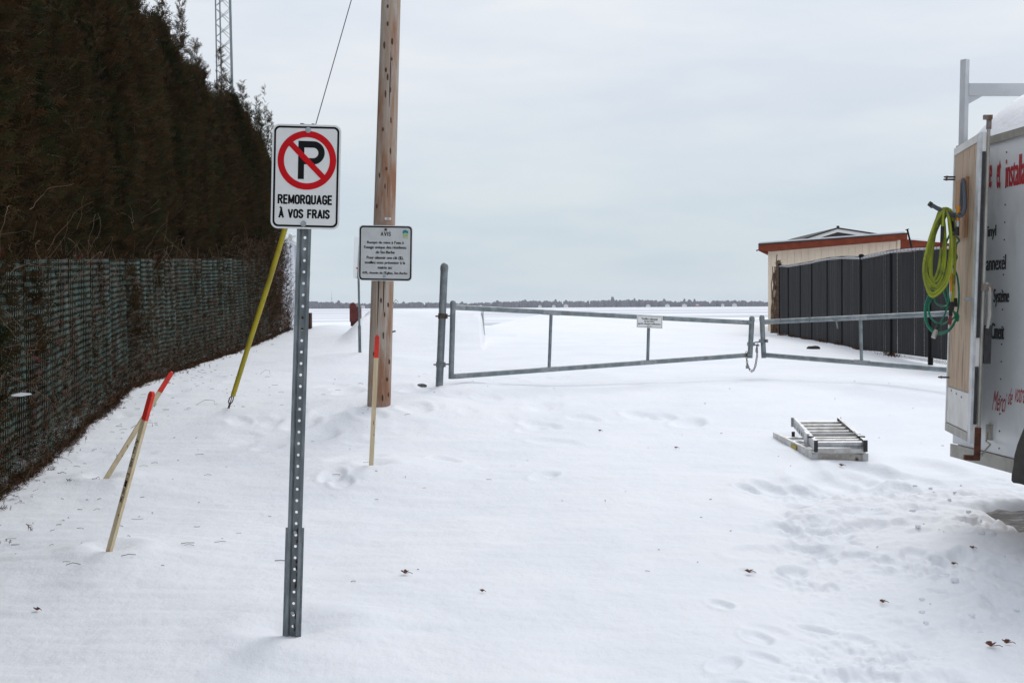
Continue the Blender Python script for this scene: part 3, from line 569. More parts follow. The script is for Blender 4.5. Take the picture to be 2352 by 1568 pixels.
# ---------------------------------------------------------------- gate
gt = at(1021, 603, 15.05); gbm = at(1009, 887, 15.05)
t = thing('gate_post', (gbm[0], gbm[1], gz(gbm[0], gbm[1])), 'tall round galvanized gate post at the left end of the gate', 'gate post', 'gate posts')
gax = nv(gt - gbm)
q = MB(); q.tube([gbm - gax * .4, gt - gax * .08], .047, 20); q.build('post', m_pipe, t, smooth=True)
q = MB(); ct = gt - gax * .10; q.tube([ct, ct + gax * .05, ct + gax * .075, ct + gax * .092, ct + gax * .10], [.051, .051, .042, .024, .004], 20); q.build('cap', m_pipe, t, smooth=True)
for yd in (726, 837):
    c = gbm + (gt - gbm) * ((887 - yd) / 284.)
    q = MB(); q.tube([c - gax * .032, c + gax * .032], .053, 18); q.box(c + [.05, -.02, -.03], (.018, 0, 0), (0, .04, 0), (0, 0, .06)); q.tube([c + [-.02, -.06, 0], c + [.0, -.055, 0.005], c + [.02, -.06, 0]], .012, 6)
    q.tube([c + [-.085, 0, 0], c + [-.05, 0, 0]], .011, 6); q.build('hinge_clamp', m_dark if yd < 800 else m_galv, t, smooth=True)
    q = MB(); q.tube([c + [.05, 0, 0], c + [.10, 0, 0.005], c + [.115, 0, -.01], c + [.115, 0, -.05]], .009, 7); q.build('hinge_pin', m_dark, t)
Lg = [15.0, 16.5]
def gp(xd, yd):    # left leaf: depth varies linearly along the leaf
    f = (xd - 1040) / (1726 - 1040.); return at(xd, yd, 15.0 / (1 - f * (1 - 15.0 / 16.5)))
def gq(xd, yd):
    f = (xd - 1752) / (2181 - 1752.); return at(xd, yd, 16.5 / (1 + f * (16.5 / 14.5 - 1)))
def pipe(P, r, name, parent, m_=m_pipe, n=16): q = MB(); q.tube(P, r, n); return q.build(name, m_, parent, smooth=True)
base = gp(1038, 870); t = thing('gate_leaf', (base[0], base[1], base[2] - .1), 'long tapered galvanized pipe gate leaf carrying the small white notice', 'gate', 'tapered pipe gate leaves')
pipe([gp(1036, 870), gp(1040.5, 700)], .034, 'hinge_stile', t)
q = MB(); c = gp(1040.5, 700); q.tube([c - [0, 0, .03], c + [0, 0, .03], c + [0, 0, .05], c + [0, 0, .058]], [.037, .037, .024, .003], 16); q.build('stile_cap', m_pipe, t, smooth=True)
pipe([gp(1041, 705.5), gp(1726, 740.8)], .0325, 'top_rail', t); pipe([gp(1038, 864.5), gp(1722, 814.7)], .0325, 'bottom_rail', t)
pipe([gp(1266, 716), gp(1261.2, 849)], .021, 'upright', t); pipe([gp(1490.5, 727), gp(1487.5, 832)], .021, 'upright', t)
pipe([gp(1722.5, 822), gp(1727, 733)], .035, 'end_stile', t)
q = MB(); c = gp(1727, 733); q.tube([c - [0, 0, .03], c + [0, 0, .02], c + [0, 0, .04], c + [0, 0, .047]], [.038, .038, .025, .003], 16); q.build('stile_cap', m_pipe, t, smooth=True)
for (xd, yd, y2) in ((1055, 706.2, 0), (1266, 717.5, 0), (1261, 848.2, 0), (1487.5, 831.8, 0), (1058, 863, 0), (1695, 739.2, 0)):
    d_ = nv(gp(xd + 60, yd + (3.1 if yd < 760 else -4.4)) - gp(xd - 60, yd - (3.1 if yd < 760 else -4.4))); c = gp(xd, yd); w_ = .12 if 1100 < xd < 1600 else .07
    q = MB(); q.tube([c - d_ * w_, c - d_ * w_ * .8, c + d_ * w_ * .8, c + d_ * w_], [.0327, .0337, .0337, .0327], 16); q.build('weld_patch', m_weld, t, smooth=True)
for (xd, yd) in ((1710.5, 737.5), (1720, 739.5)):
    q = MB(); c = gp(xd - 5, yd); q.tube([c + [0, -.03, 0], c + [0, -.040, 0]], .008, 8); q.build('rail_bolt', m_dark, t)
q = MB(); c = gp(1725, 789); q.box(c - [.045, .045, .03], (.09, 0, 0), (0, .09, 0), (0, 0, .05)); q.tube([c + [.03, -.02, -.015], c + [.11, -.02, -.025]], .010, 6); q.build('latch_bracket', m_galv, t)
# small notice on the gate
sA = (2450 + 460 * .3189) / 1.7415; sB = (1100 + 587 * .3189) / 1.7415; cN = gp(sA, sB) + np.array([0, -.045, 0]); DN = float(np.dot(cN - CO, -CZ)); sn = DN * .3189 / 4800
yaw = math.atan2(1.5, 4.0) * .9; Un = np.array([math.cos(R(1.5)) * math.cos(.0), 0.0, -math.sin(R(2.2))]); Un = nv(np.array([1, .33, -.05])); Vn = np.array([.02, 0, 1.0]); Nq = nv(np.cross(Vn, Un)) ; 
if Nq[1] > 0: Nq = -Nq
fw = sn / np.linalg.norm([Un[0], 0, 0]) 
tn = thing('gate_notice', cN, 'small white notice asking to close the gate, fixed over the second upright', 'sign')
def NP(x, y, off): return cN + Un * (x - 460) * fw + Vn * (587 - y) * sn + Nq * off
q = MB(); q.prism([NP(292, 660, 0), NP(628, 664, 0), NP(628, 510, 0), NP(292, 510, 0)], Nq, .004); pn = q.build('notice_panel', m_white, tn)
q = MB(); ringfaces(q, [NP(303, 654, .005), NP(617, 654, .005), NP(617, 520, .005), NP(303, 520, .005)], [NP(306, 651, .005), NP(614, 651, .005), NP(614, 523, .005), NP(306, 523, .005)]); q.build('border', m_black, pn)
q = MB()
for (s_, x0, x1, y0, y1) in (('Veuillez refermer', 352, 566, 536, 560), ('la barri\u00e8re', 392, 520, 568, 590), ('apr\u00e8s chaque utilisation', 308, 603, 600, 627), ('merci !', 425, 485, 634, 646)):
    text(q, s_, cN, Un, Vn, Nq, .006, (x0 - 460) * fw, (x1 - 460) * fw, (587 - y1) * sn, (587 - y0) * sn, .012, wt=.9 * sn)
q.add([NP(455, 564, .006), NP(566, 564, .006), NP(566, 562, .006), NP(455, 562, .006)], [(0, 1, 2, 3)]); q.build('lettering', m_black, pn)
# right leaf
base = gq(1754, 822); t = thing('gate_leaf', (base[0], base[1], base[2] - .1), 'right gate leaf of galvanized pipe running behind the trailer door', 'gate', 'tapered pipe gate leaves')
XE = 2290.
pipe([gq(1754.5, 822), gq(1750, 731)], .034, 'end_stile', t)
q = MB(); c = gq(1750, 731); q.tube([c - [0, 0, .03], c + [0, 0, .02], c + [0, 0, .04], c + [0, 0, .047]], [.037, .037, .025, .003], 16); q.build('stile_cap', m_pipe, t, smooth=True)
pipe([gq(1752, 739.3), gq(XE, 714.6)], .0325, 'top_rail', t); pipe([gq(1755, 814.8), gq(XE, 858)], .0325, 'bottom_rail', t)
pipe([gq(1976.5, 728), gq(1979, 832)], .021, 'upright', t); pipe([gq(XE, 700), gq(XE - 2, 870)], .034, 'hinge_stile', t)
for (xd, yd) in ((1976, 729.0), (1979.5, 832.0), (1765, 739)):
    c = gq(xd, yd); d_ = nv(gq(xd + 60, yd + (-2.8 if yd < 760 else 4.8)) - gq(xd - 60, yd - (-2.8 if yd < 760 else 4.8))); q = MB(); q.tube([c - d_ * .11, c - d_ * .09, c + d_ * .09, c + d_ * .11], [.0327, .0337, .0337, .0327], 16); q.build('weld_patch', m_weld, t, smooth=True)
q = MB(); c = gq(1752.5, 783); q.box(c - [.05, .05, .02], (.11, 0, 0), (0, .09, 0), (0, 0, .045)); q.tube([c + [-.04, -.02, -.01], c + [-.12, -.02, -.018]], .010, 6); q.build('latch_bracket', m_galv, t)
q = MB(); q.prism([c + [.01, -.053, -.012], c + [.045, -.053, 0], c + [.01, -.053, .022]], (0, -1, 0), .003); q.build('warning_triangle', m_rust, t)
for xd in (1790, 1857):
    q = MB(); c = gq(xd, 736 if xd < 1800 else 733.5); q.tube([c + [0, -.03, .03], c + [.012, -.05, .01], c + [0, -.04, -.03]], .006, 6); q.build('rail_bolt', m_dark, t)
q = MB(); c = gq(1918, 730); q.tube([c + [-.05, -.03, .01], c + [0, -.045, -.01], c + [.02, -.05, -.14]], .010, 7); q.build('latch_lever', m_galv, t)
pp = gq(XE + 22, 720); t = thing('gate_post', (pp[0], pp[1], gz(pp[0], pp[1])), 'gate post hidden behind the white trailer', 'gate post', 'gate posts')
q = MB(); q.tube([(pp[0], pp[1], gz(pp[0], pp[1]) - .4), (pp[0] + .02, pp[1], CAMZ + .35)], .047, 18); q.build('post', m_pipe, t, smooth=True)
# chain between the leaves
zc6 = lambda x, y: at((2450 + x * .3189) / 1.7415, (1100 + y * .3189) / 1.7415, 16.42)
ctrl = [(1680, 960), (1684, 1010), (1684, 1060), (1690, 1110), (1706, 1158), (1730, 1192), (1752, 1205), (1772, 1185), (1788, 1150), (1797, 1110), (1804, 1065), (1812, 1020), (1815, 975), (1812, 930), (1815, 880), (1826, 855)]
CP = [zc6(*p) for p in ctrl]; seg = [np.linalg.norm(CP[i + 1] - CP[i]) for i in range(len(CP) - 1)]; cum = np.concatenate([[0], np.cumsum(seg)])
t = thing('chain', CP[0], 'rusty steel chain with padlocks hanging between the two gate leaves', 'chain')
pitch = .031; nl = int(cum[-1] / pitch); CPa = np.array(CP)
for k in range(nl):
    s_ = (k + .5) * pitch; c = np.array([np.interp(s_, cum, CPa[:, i]) for i in range(3)]); c2_ = np.array([np.interp(s_ + .01, cum, CPa[:, i]) for i in range(3)])
    d_ = nv(c2_ - c); sd_ = nv(np.cross(d_, (0, 1, 0))) if k % 2 == 0 else np.array([0, 1.0, 0]) * .8 + nv(np.cross(d_, (0, 1, 0))) * .6
    P = [c + d_ * .0215 * math.copysign(min(1, abs(math.sin(th)) ** .8), math.sin(th)) + sd_ * .0115 * math.cos(th) for th in np.linspace(0, 2 * math.pi, 11)[:-1]]
    q = MB(); q.tube(P, .0042, 5, closed=True); q.build('link', m_chain, t, smooth=True)
for (x, y) in ((1684, 1150), (1806, 945)):
    q = MB(); c = zc6(x, y) + [0, -.02, 0]; q.box(c - [.016, .01, .022], (.032, 0, 0), (0, .02, 0), (0, 0, .04)); q.tube([c + [-.01, 0, .018], c + [-.01, 0, .035], c + [0, 0, .045], c + [.01, 0, .035], c + [.01, 0, .018]], .004, 6); q.build('padlock', m_galv, t)
# ---------------------------------------------------------------- thin sign post, red box, wall and small things far left
D = 21.; p0 = at(826.7, 811, D); p1 = at(822, 545, D)
t = thing('side_on_sign', (p0[0], p0[1], gz(p0[0], p0[1])), 'thin grey signpost with its white plate seen almost edge-on, left of the wooden pole', 'sign')
q = MB(); ax_ = nv(p1 - p0); mid = p0 + ax_ * .48; q.beam(p0 - ax_ * .3, mid, .05, .03, (0, 1, 0)); q.beam(mid, p1, .036, .024, (0, 1, 0)); q.build('post', m_galv2, t)
q = MB(); c = at(821.5, 592, D - .03); w_ = .30; h_ = .36; dd_ = nv(np.array([.30, .95, 0])); q.prism([c + dd_ * x * w_ / 2 + np.array([0, 0, 1]) * y * h_ + np.array([.015, 0, 0]) * y for x, y in rrect(1, 1, .25, 4)], (-.95, .30, 0), .003); pl = q.build('sign_panel', m_edge, t)
q = MB(); ringfaces(q, [c + np.array([-.008, -.003, 0]) + dd_ * .125 * math.cos(k * math.pi / 16) + np.array([0, 0, .05 + .25 * math.sin(k * math.pi / 16)]) for k in range(32)], [c + np.array([-.008, -.003, 0]) + dd_ * .10 * math.cos(k * math.pi / 16) + np.array([0, 0, .05 + .21 * math.sin(k * math.pi / 16)]) for k in range(32)]); q.build('red_ring', m_red, pl)
D = 32.; c = at(813.5, 739, D); c[2] -= .0; w_ = .17; cs_ = 1.42
t = thing('red_box', c, 'dark red box with a rounded top beside the thin grey signpost', 'box')
q = MB(); pr = [(-.085, 0), (.05, 0), (.05, .27), (.03, .335), (-.02, .365), (-.06, .35), (-.085, .31)]; q.prism([c + [x * cs_, 0, z * cs_] for x, z in pr], (0, 1, 0), .16); q.build('front_panel', m_dred, t)
q = MB(); q.box(c + [.075, .02, .0], (.10, 0, 0), (0, .16, 0), (0, 0, .40)); q.build('side_panel', m_dred, t)
q = MB(); q.box(c + [-.10, .03, -.6], (.24, 0, 0), (0, .15, 0), (0, 0, .6)); q.build('base', m_brown, t)
c = at(716, 752, 29.5); t = tag(MB().box(c + [-.28, 0, -.5], (.26, 0, .0), (0, .2, 0), (0, 0, .86)).build('brown_board_end', m_brown, base=c), 'stubby brown timber end poking from the snow just right of the no parking post', 'timber')
c = at(901, 739, 30.); t = tag(MB().prism([c + [x, 0, z] for x, z in ((-.06, -.1), (.06, -.1), (.055, .03), (.02, .11), (-.01, .02), (-.05, .0))], (0, 1, 0), .08).build('grey_marker_stub', m_stone, base=c), 'small grey stub sticking from the snow bank right beside the wooden pole', 'stub')
c = at(1087, 732, 30.); t = tag(MB().ball(c, (.035, .03, .075), 8, 6).build('dark_buoy', m_dark, base=c), 'small dark upright object on the snow bank right of the tall gate post', 'marker')
e0 = on_ground(1113, 771, 20, 34)
wt_ = at(1109, 712.5, 29.0); wb_ = at(1113.5, 772, 29.0); q = MB()
V8 = []
for (yy_, tz) in ((29.0, wt_[2]), (31.0, wt_[2]), (40.0, wt_[2] + .02)):
    xx = -.0243 * (yy_ - 29.0); V8 += [np.array([wb_[0] + xx - .008, yy_, wb_[2] - .3]), np.array([wb_[0] + xx + .022, yy_, wb_[2] - .3]), np.array([wt_[0] + xx + .018, yy_, tz]), np.array([wt_[0] + xx - .008, yy_, tz])]
q.add(V8, [(0, 1, 2, 3), (1, 5, 6, 2), (5, 9, 10, 6), (3, 2, 6, 7), (7, 6, 10, 11), (4, 0, 3, 7), (8, 4, 7, 11), (9, 8, 11, 10)])
tag(q.build('ramp_wall', m_conc, base=wb_), 'thin concrete ramp wall edge holding back the snow bank behind the gate', 'wall')
for (xd, yd, rr_) in ((1682, 1204, 0), ):
    pass
c = on_ground(968, 886, 12, 18); tag(MB().ball(c + [0, 0, .0], (.07, .05, .03), 9, 6).build('stone', m_stone, base=c), 'flat grey stone half buried left of the tall gate post', 'stone')
c = on_ground(1860, 801, 15, 40); tag(MB().ball(c, (.07, .06, .06), 9, 6).build('stone', m_rubber, base=c), 'small black lump in the snow before the charcoal fence, left of the larger', 'lump')
c = on_ground(1872, 801, 15, 40); tag(MB().ball(c + [0, 0, .01], (.11, .07, .06), 9, 6).ball(c + [-.07, 0, .03], (.05, .05, .03), 8, 5).build('stone', m_rubber, base=c), 'larger black lump in the snow before the charcoal fence', 'lump')
# ---------------------------------------------------------------- white shed behind the hedge
D = 36.; s0 = at(630, 765, D); s1 = at(700, 765, D); zt0 = at(640, 533, D)[2]; zt1 = at(700, 572, D)[2]; zb = -.2 + s0[2]
t = thing('white_shed', (s1[0], s1[1], s1[2]), 'white metal-sided shed showing between the hedge and the no parking post', 'shed')
nb = 16; w_ = (s1[0] - s0[0] + 1.2) / nb
for k in range(nb):
    x0 = s0[0] - 1.2 + k * w_; f = (x0 - s0[0]) / (s1[0] - s0[0]); zt = zt0 + (zt1 - zt0) * f; ztb = zt0 + (zt1 - zt0) * (f + w_ / (s1[0] - s0[0]))
    q = MB(); q.prism([(x0 + .008, D, zb), (x0 + w_ - .008, D, zb), (x0 + w_ - .008, D, ztb - .05), (x0 + .008, D, zt - .05)], (0, 1, 0), .03); q.build('siding_board', m_wshed, t)
q = MB(); q.box((s0[0] - 1.2, D + .035, zb), (s1[0] - s0[0] + 1.2, 0, 0), (-1.1, 5, 0), (0, 0, zt1 - zb - .06)); q.build('wall', m_trim, t)
q = MB(); L0 = np.array((s0[0] - 1.4, D - .15, zt0 + (zt1 - zt0) * (-1.4 / (s1[0] - s0[0])))); L1 = np.array((s1[0] + .05, D - .15, zt1 - .06)); q.prism([L0, L1, L1 + [0, 0, .1], L0 + [0, 0, .1]], (-.22, 1, 0), 5.4); q.build('roof', m_trim, t)
q = MB(); c = at(667, 545, D - .3); q.ball(c, (.07, .10, .12), 10, 6); q.tube([c, c + [.12, .2, .05]], .02, 6); fl = q.build('flood_light', m_alu, t, smooth=True)
# ---------------------------------------------------------------- lattice tower
D = 38.; tb = at(529, 240, D); tx_ = tb[0]; ty_ = tb[1]; z0 = gz(tx_, ty_)
t = thing('lattice_tower', (tx_, ty_, z0), 'tall thin steel lattice tower rising behind the hedge', 'tower')
H = 12.5; rb = .335; rt = .275
def leg(k, z): th = R((196, 316, 76)[k]); rr = rb + (rt - rb) * (z - z0) / H; return np.array([tx_ - .07 - (z - 6) * .010 + rr * 1.05 * math.cos(th), ty_ + rr * math.sin(th), z])
for k in range(3): q = MB(); q.tube([leg(k, z0 - .2), leg(k, z0 + H)], .023, 8); q.build('leg', m_galv, t, smooth=True)
nz = 26; dz = H / nz
for k in range(3):
    q = MB()
    for i in range(nz):
        za, zb_ = z0 + i * dz + .05, z0 + (i + 1) * dz - .02; k2 = (k + 1) % 3
        q.tube([leg(k, za), leg(k2, zb_)], .009, 5); q.tube([leg(k2, za), leg(k, zb_)], .009, 5)
    q.build('cross_bracing', m_galv, t)
q = MB(); q.tube([np.array([tx_ - .22 - (z - 6) * .010, ty_ - .1, z]) for z in np.linspace(z0, z0 + H, 6)], .024, 7); q.build('cable_conduit', m_galv2, t)
# ---------------------------------------------------------------- cream building, wing, gable house
D = 38.6
z7 = lambda x, y, D_=D: at((2950 + x * .44643) / 1.7415, (850 + y * .44643) / 1.7415, D_)
cl = z7(275, 1085); crn = z7(1447, 1085); t = thing('cream_building', cl, 'low cream building with a red-brown sloping roof edge behind the charcoal fence', 'building')
xs_ = [275, 303, 385] + [448 + 61.5 * k for k in range(17)]
x_first = z7(275, 500)[0]
prev = 275; zbot = cl[2] - .4
seams = [275, 300, 345, 397] + [448 + 60.8 * k for k in range(17)]
for a_, b_ in zip(seams[:-1], seams[1:]):
    A = z7(a_, 600); B = z7(b_, 600); ta = z7(a_, 338 - (a_ - 275) * .0745)[2]; tb2 = z7(b_, 338 - (b_ - 275) * .0745)[2]
    q = MB(); q.prism([(A[0] + .012, A[1], zbot), (B[0] - .012, A[1], zbot), (B[0] - .012, A[1], tb2), (A[0] + .012, A[1], ta)], (0, 1, 0), .03); q.build('siding_board', m_cream, t)
A = z7(275, 600); B = z7(1447, 600); q = MB(); q.prism([(A[0], A[1] + .012, zbot), (B[0], A[1] + .012, zbot), (B[0], A[1] + .012, z7(1447, 255)[2]), (A[0], A[1] + .012, z7(275, 340)[2])], (.27, 1, 0), 6); q.build('wall', m_cream, t)
q = MB(); q.box((B[0] - .07, A[1] - .03, zbot), (.10, 0, 0), (0, .05, 0), (0, 0, z7(1447, 245)[2] - zbot)); q.build('corner_trim', m_cream, t)
D3 = D - .45
q = MB(); P = [z7(190, 292, D3), z7(1522, 190, D3), z7(1522, 240, D3), z7(190, 340, D3)]; q.prism(P[::-1], (0, 1, 0), .06); q.build('fascia', m_fascia, t)
q = MB(); P = [z7(186, 278, D3 - .02), z7(1526, 180, D3 - .02), z7(1526, 190, D3 - .02), z7(186, 292, D3 - .02)]; q.prism(P[::-1], (.27, 1, 0), 7); q.build('roof', m_shingle, t)
q = MB(); P = [z7(192, 266, D3 + .05), z7(1500, 170, D3 + .05), z7(1500, 183, D3 + .05), z7(192, 281, D3 + .05)]; q.prism(P[::-1], (.27, 1, 0), 6.5); q.build('snow_layer', m_roofsnow, t)
q = MB(); P = [z7(190, 292, D3 + .07), z7(190, 342, D3 + .07), z7(272, 382, D3 + .40), z7(276, 335, D3 + .40)]; q.prism(P, (0, 1, 0), .03)
P0 = z7(192, 341, D3 + .07); P1 = z7(1447, 247, D3 + .07); q.add([P0, P1, P1 + [0, .42, -.02], P0 + [.55, .42, -.02]], [(0, 1, 2, 3)]); q.build('soffit', m_fascia, t)
Dw = 41.; q0 = z7(1440, 700, Dw); t = thing('rear_wing', (q0[0], q0[1], gz(q0[0], q0[1])), 'red-brown roof edge sloping down to the right behind the yellow hose', 'building')
q = MB(); q.prism([z7(1440, 235, Dw), z7(1440, 330, Dw), z7(2100, 380, Dw), z7(2100, 300, Dw)], (0, 1, 0), .08); q.build('fascia', m_fascia, t)
q = MB(); q.prism([z7(1430, 218, Dw - .05), z7(1430, 232, Dw - .05), z7(2110, 296, Dw - .05), z7(2110, 282, Dw - .05)], (0, 1, 0), 5); q.build('snow_layer', m_roofsnow, t)
A = z7(1450, 320, Dw + .1); B = z7(2060, 355, Dw + .1); q = MB(); q.prism([(A[0], A[1], 0), (B[0], A[1], 0), B, A], (0, 1, 0), 4.5); q.build('wall', m_cream, t)
Dh = 50.; q0 = z7(900, 900, Dh); t = thing('gable_house', (q0[0], q0[1], gz(30, 45)), 'house gable with white trim and charcoal siding peeking over the cream building', 'house')
g = [z7(540, 262, Dh), z7(900, 168, Dh), z7(1500, 262, Dh)]
nst = 9
for k in range(nst):
    f0, f1 = k / nst, (k + .92) / nst; zA = g[0][2] + (g[1][2] - g[0][2]) * f0; zB = g[0][2] + (g[1][2] - g[0][2]) * f1
    L_ = lambda f: g[0] + (g[1] - g[0]) * f; Rr = lambda f: g[2] + (g[1] - g[2]) * f
    q = MB(); q.prism([L_(f0), Rr(f0), Rr(f1), L_(f1)], (0, 1, 0), .05); q.build('siding_board', m_gable, t)
q = MB(); q.prism([g[0] + [0, .06, 0], g[2] + [0, .06, 0], g[1] + [0, .06, 0]], (0, 1, 0), 7); q.box((g[0][0] + .3, g[0][1] + .1, 0), (g[2][0] - g[0][0] - .3, 0, 0), (1.9, 7, 0), (0, 0, g[0][2])); q.build('wall', m_gable, t)
for a_, b_ in (((520, 262), (900, 140)), ((900, 140), (1520, 235))):
    q = MB(); P = [z7(*a_, Dh - .4), z7(*b_, Dh - .4)]; q.prism([P[0], P[1], P[1] - [0, 0, .16], P[0] - [0, 0, .16]], (0, 1, 0), .1); q.build('white_rake_board', m_trim, t)
    q = MB(); P = [z7(a_[0], a_[1] - 7, Dh - .45), z7(b_[0], b_[1] - 7, Dh - .45)]; q.prism([P[0], P[1], P[1] - [0, 0, .06], P[0] - [0, 0, .06]], (0, 1, 0), 8); q.build('roof', m_shingle, t)
q = MB(); c = z7(900, 128, Dh - .4); q.ball(c, (.07, .1, .05)); q.build('ridge_cap', m_shingle, t)
r0 = z7(1560, 312, 20.5); r1 = z7(1520, 148, 20.5)
tag(MB().tube([r0 - (r1 - r0) * .2, r1 - (r1 - r0) * .03], .016, 8).tube([r1 - (r1 - r0) * .04, r1], .032, 8).build('leaning_pipe', m_blackpost, base=r0), 'thin black pipe with a cap leaning above the charcoal fence', 'pipe')
# ---------------------------------------------------------------- charcoal privacy fence
FP = [(375, 478, 1085, 36.5), (455, 482, 1105, 35.2), (563, 463, 1150, 33.2), (665, 446, 1155, 31.3), (805, 416, 1172, 29.0), (935, 404, 1215, 26.8), (1105, 408, 1268, 24.4), (1375, 350, 1300, 22.0), (1720, 318, 1350, 19.3), (2150, 315, 1420, 16.7)]
tops = [z7(x, yt, D_) for x, yt, yb, D_ in FP]; bots = []
for (x, yt, yb, D_), tp in zip(FP, tops): p = z7(x, yb, D_); p[0] = tp[0] + (p[0] - tp[0]) * .6; bots.append(p)
t = thing('privacy_fence', bots[6], 'charcoal chain-link fence with woven privacy slats before the cream building', 'fence')
for k, (a_, b_) in enumerate(zip(tops, bots)):
    q = MB(); big = k in (0, 6); ax_ = nv(a_ - b_); q.tube([b_ - ax_ * .3 + [0, -.035, 0], a_ + ax_ * (.03 if big else -.03) + [0, -.035, 0]], .042 if k > 5 else .034, 12)
    if big: q.ball(a_ + ax_ * .04 + [0, -.035, 0], (.06, .06, .045), 12, 6)
    q.build('post', m_blackpost, t, smooth=True)
rail = []
for k in range(len(tops) - 1):
    for s_ in np.linspace(0, 1, 6)[:-1]:
        sag = 0; f = s_; kk = k; p = tops[k] * (1 - f) + tops[k + 1] * f; p = p + np.array([0, 0, .02 * math.sin(math.pi * f)]); rail.append(p)
rail.append(tops[-1]); q = MB(); q.tube([p + [0, -.0, -.015] for p in rail], .022, 10); q.build('top_rail', m_rail, t, smooth=True)
q = MB()
for k in range(len(rail) - 1):
    for s_ in np.arange(0, 1, .5): c = rail[k] * (1 - s_) + rail[k + 1] * s_ + [0, 0, -.015]; d_ = nv(rail[k + 1] - rail[k]); q.tube([c - d_ * .004, c + d_ * .004], .026, 8)
tag(q.build('wire_ties', m_blackpost, t), kind='stuff')
def prisms(P0, P1, r):      # thin 3-sided wires, vectorised
    P0 = np.asarray(P0); P1 = np.asarray(P1); d = P1 - P0; d /= np.linalg.norm(d, axis=1)[:, None] + 1e-9
    a = np.cross(d, [0.3, .9, .1]); a /= np.linalg.norm(a, axis=1)[:, None]; b = np.cross(d, a); n_ = len(P0); V = np.zeros((n_, 6, 3))
    for i in range(3):
        th = 2 * math.pi * i / 3; o_ = (a * math.cos(th) + b * math.sin(th)) * (r[:, None] if hasattr(r, '__len__') else r); V[:, i] = P0 + o_; V[:, 3 + i] = P1 + o_
    B_ = np.arange(n_)[:, None, None] * 6; F = np.array([[0, 1, 4, 3], [1, 2, 5, 4], [2, 0, 3, 5]])[None] + B_; return V.reshape(-1, 3), F.reshape(-1, 4)
def mesh_panel(tA, tB, bA, bB, cell, r, off, over=.03, wav=.012):
    L = np.linalg.norm(tB - tA); nw = max(2, int(L / cell)); hh = np.linalg.norm(tA - bA); nrow = int(hh / (cell * .5)); A_, B_ = [], []
    dirn = nv(tB - tA); nr_ = np.array([dirn[1], -dirn[0], 0]); nr_ = nr_ / np.linalg.norm(nr_)
    if nr_[1] > 0: nr_ = -nr_
    for i in range(nw):
        j = np.arange(nrow + 1)
        s_ = (i + .5 + .5 * (((j + 0) % 2) * 2 - 1) * (1.0)) / nw; v_ = j / nrow
        tp = tA[None] * (1 - s_[:, None]) + tB[None] * s_[:, None] + [0, 0, over]; bt = bA[None] * (1 - s_[:, None]) + bB[None] * s_[:, None]
        P = bt * (1 - v_[:, None]) + tp * v_[:, None] + nr_[None] * (off + ((j % 2) * 2 - 1)[:, None] * .005 + wav * np.sin(i * .7 + v_ * 4)[:, None]); A_.append(P[:-1]); B_.append(P[1:])
    rr_ = np.tile(np.where(np.arange(nrow) % 2 == 0, r * 1.35, r * .55), nw)
    return prisms(np.vstack(A_), np.vstack(B_), rr_)
for k in range(len(tops) - 1):
    tA, tB, bA, bB = tops[k], tops[k + 1], bots[k] + [0, 0, .02], bots[k + 1] + [0, 0, .02]
    L = np.linalg.norm(tB - tA); ns = int(L / .068); q = MB(); dirn = nv(tB - tA); nr_ = nv(np.array([dirn[1], -dirn[0], 0])); nr_ = nr_ if nr_[1] < 0 else -nr_
    for i in range(ns):
        s0_, s1_ = (i - .02) / ns, (i + 1.02) / ns; rz = .07 if k >= 6 else .0
        o1 = nr_ * random.uniform(-.004, .004); P = [bA * (1 - s0_) + bB * s0_ + [0, 0, rz], bA * (1 - s1_) + bB * s1_ + [0, 0, rz], tA * (1 - s1_) + tB * s1_ - [0, 0, .03], tA * (1 - s0_) + tB * s0_ - [0, 0, .03]]
        mid = [(P[0] + P[1]) / 2 + nr_ * .012, (P[2] + P[3]) / 2 + nr_ * .012]
        q.add([P[0] + o1, mid[0] + o1, mid[1] + o1, P[3] + o1, P[1] + o1, P[2] + o1], [(0, 1, 2, 3), (1, 4, 5, 2)])
    q.build('slat_panel', m_slat, t, kind='stuff')
    Vw, Fw = mesh_panel(tA, tB, bA, bB, .092, .0048, .034, wav=.003); tag(np_mesh('wire_mesh', Vw, Fw, m_bwire, parent=t, base=WL[t.name]), kind='stuff')
    q = MB(); n3 = int(L / .075)
    for i in range(n3):
        c = tA * (1 - i / n3) + tB * i / n3; q.tube([c + [0, -.02, 0], c + dirn * .02 + [0, -.01, .035], c + dirn * .035 + [0, 0, .0]], .005, 3, cap=False)
    q.build('top_knuckles', m_blackpost, t, kind='stuff')
# ---------------------------------------------------------------- ladder
def LP(u, w, z):      # local: u across (0 left .. .49 right), w away from viewer, z up
    return np.array([2.615 + u + .085 * w, 10.45 + w, 0]) + [0, 0, lz + z + .035 * w]
lz = gz(2.85, 10.5) - .012
t = thing('folding_ladder', (2.86, 10.45, lz), 'folded aluminium multi-section ladder lying on the snow', 'ladder')
def lbox(u0, u1, w0, w1, z0, z1, name, m_, label=None, sk=0, parent=None, tilt=0):
    P = []
    for (w, zz) in ((w0, 0), (w1, tilt)):
        s_ = sk * (w - w0); P += [LP(u0 + s_, w, z0 + zz), LP(u1 + s_, w, z0 + zz), LP(u1 + s_, w, z1 + zz), LP(u0 + s_, w, z1 + zz)]
    q = MB(); q.add(P, [(0, 1, 2, 3), (5, 4, 7, 6), (0, 4, 5, 1), (1, 5, 6, 2), (2, 6, 7, 3), (3, 7, 4, 0)]); return q.build(name, m_, parent or t, label=label)
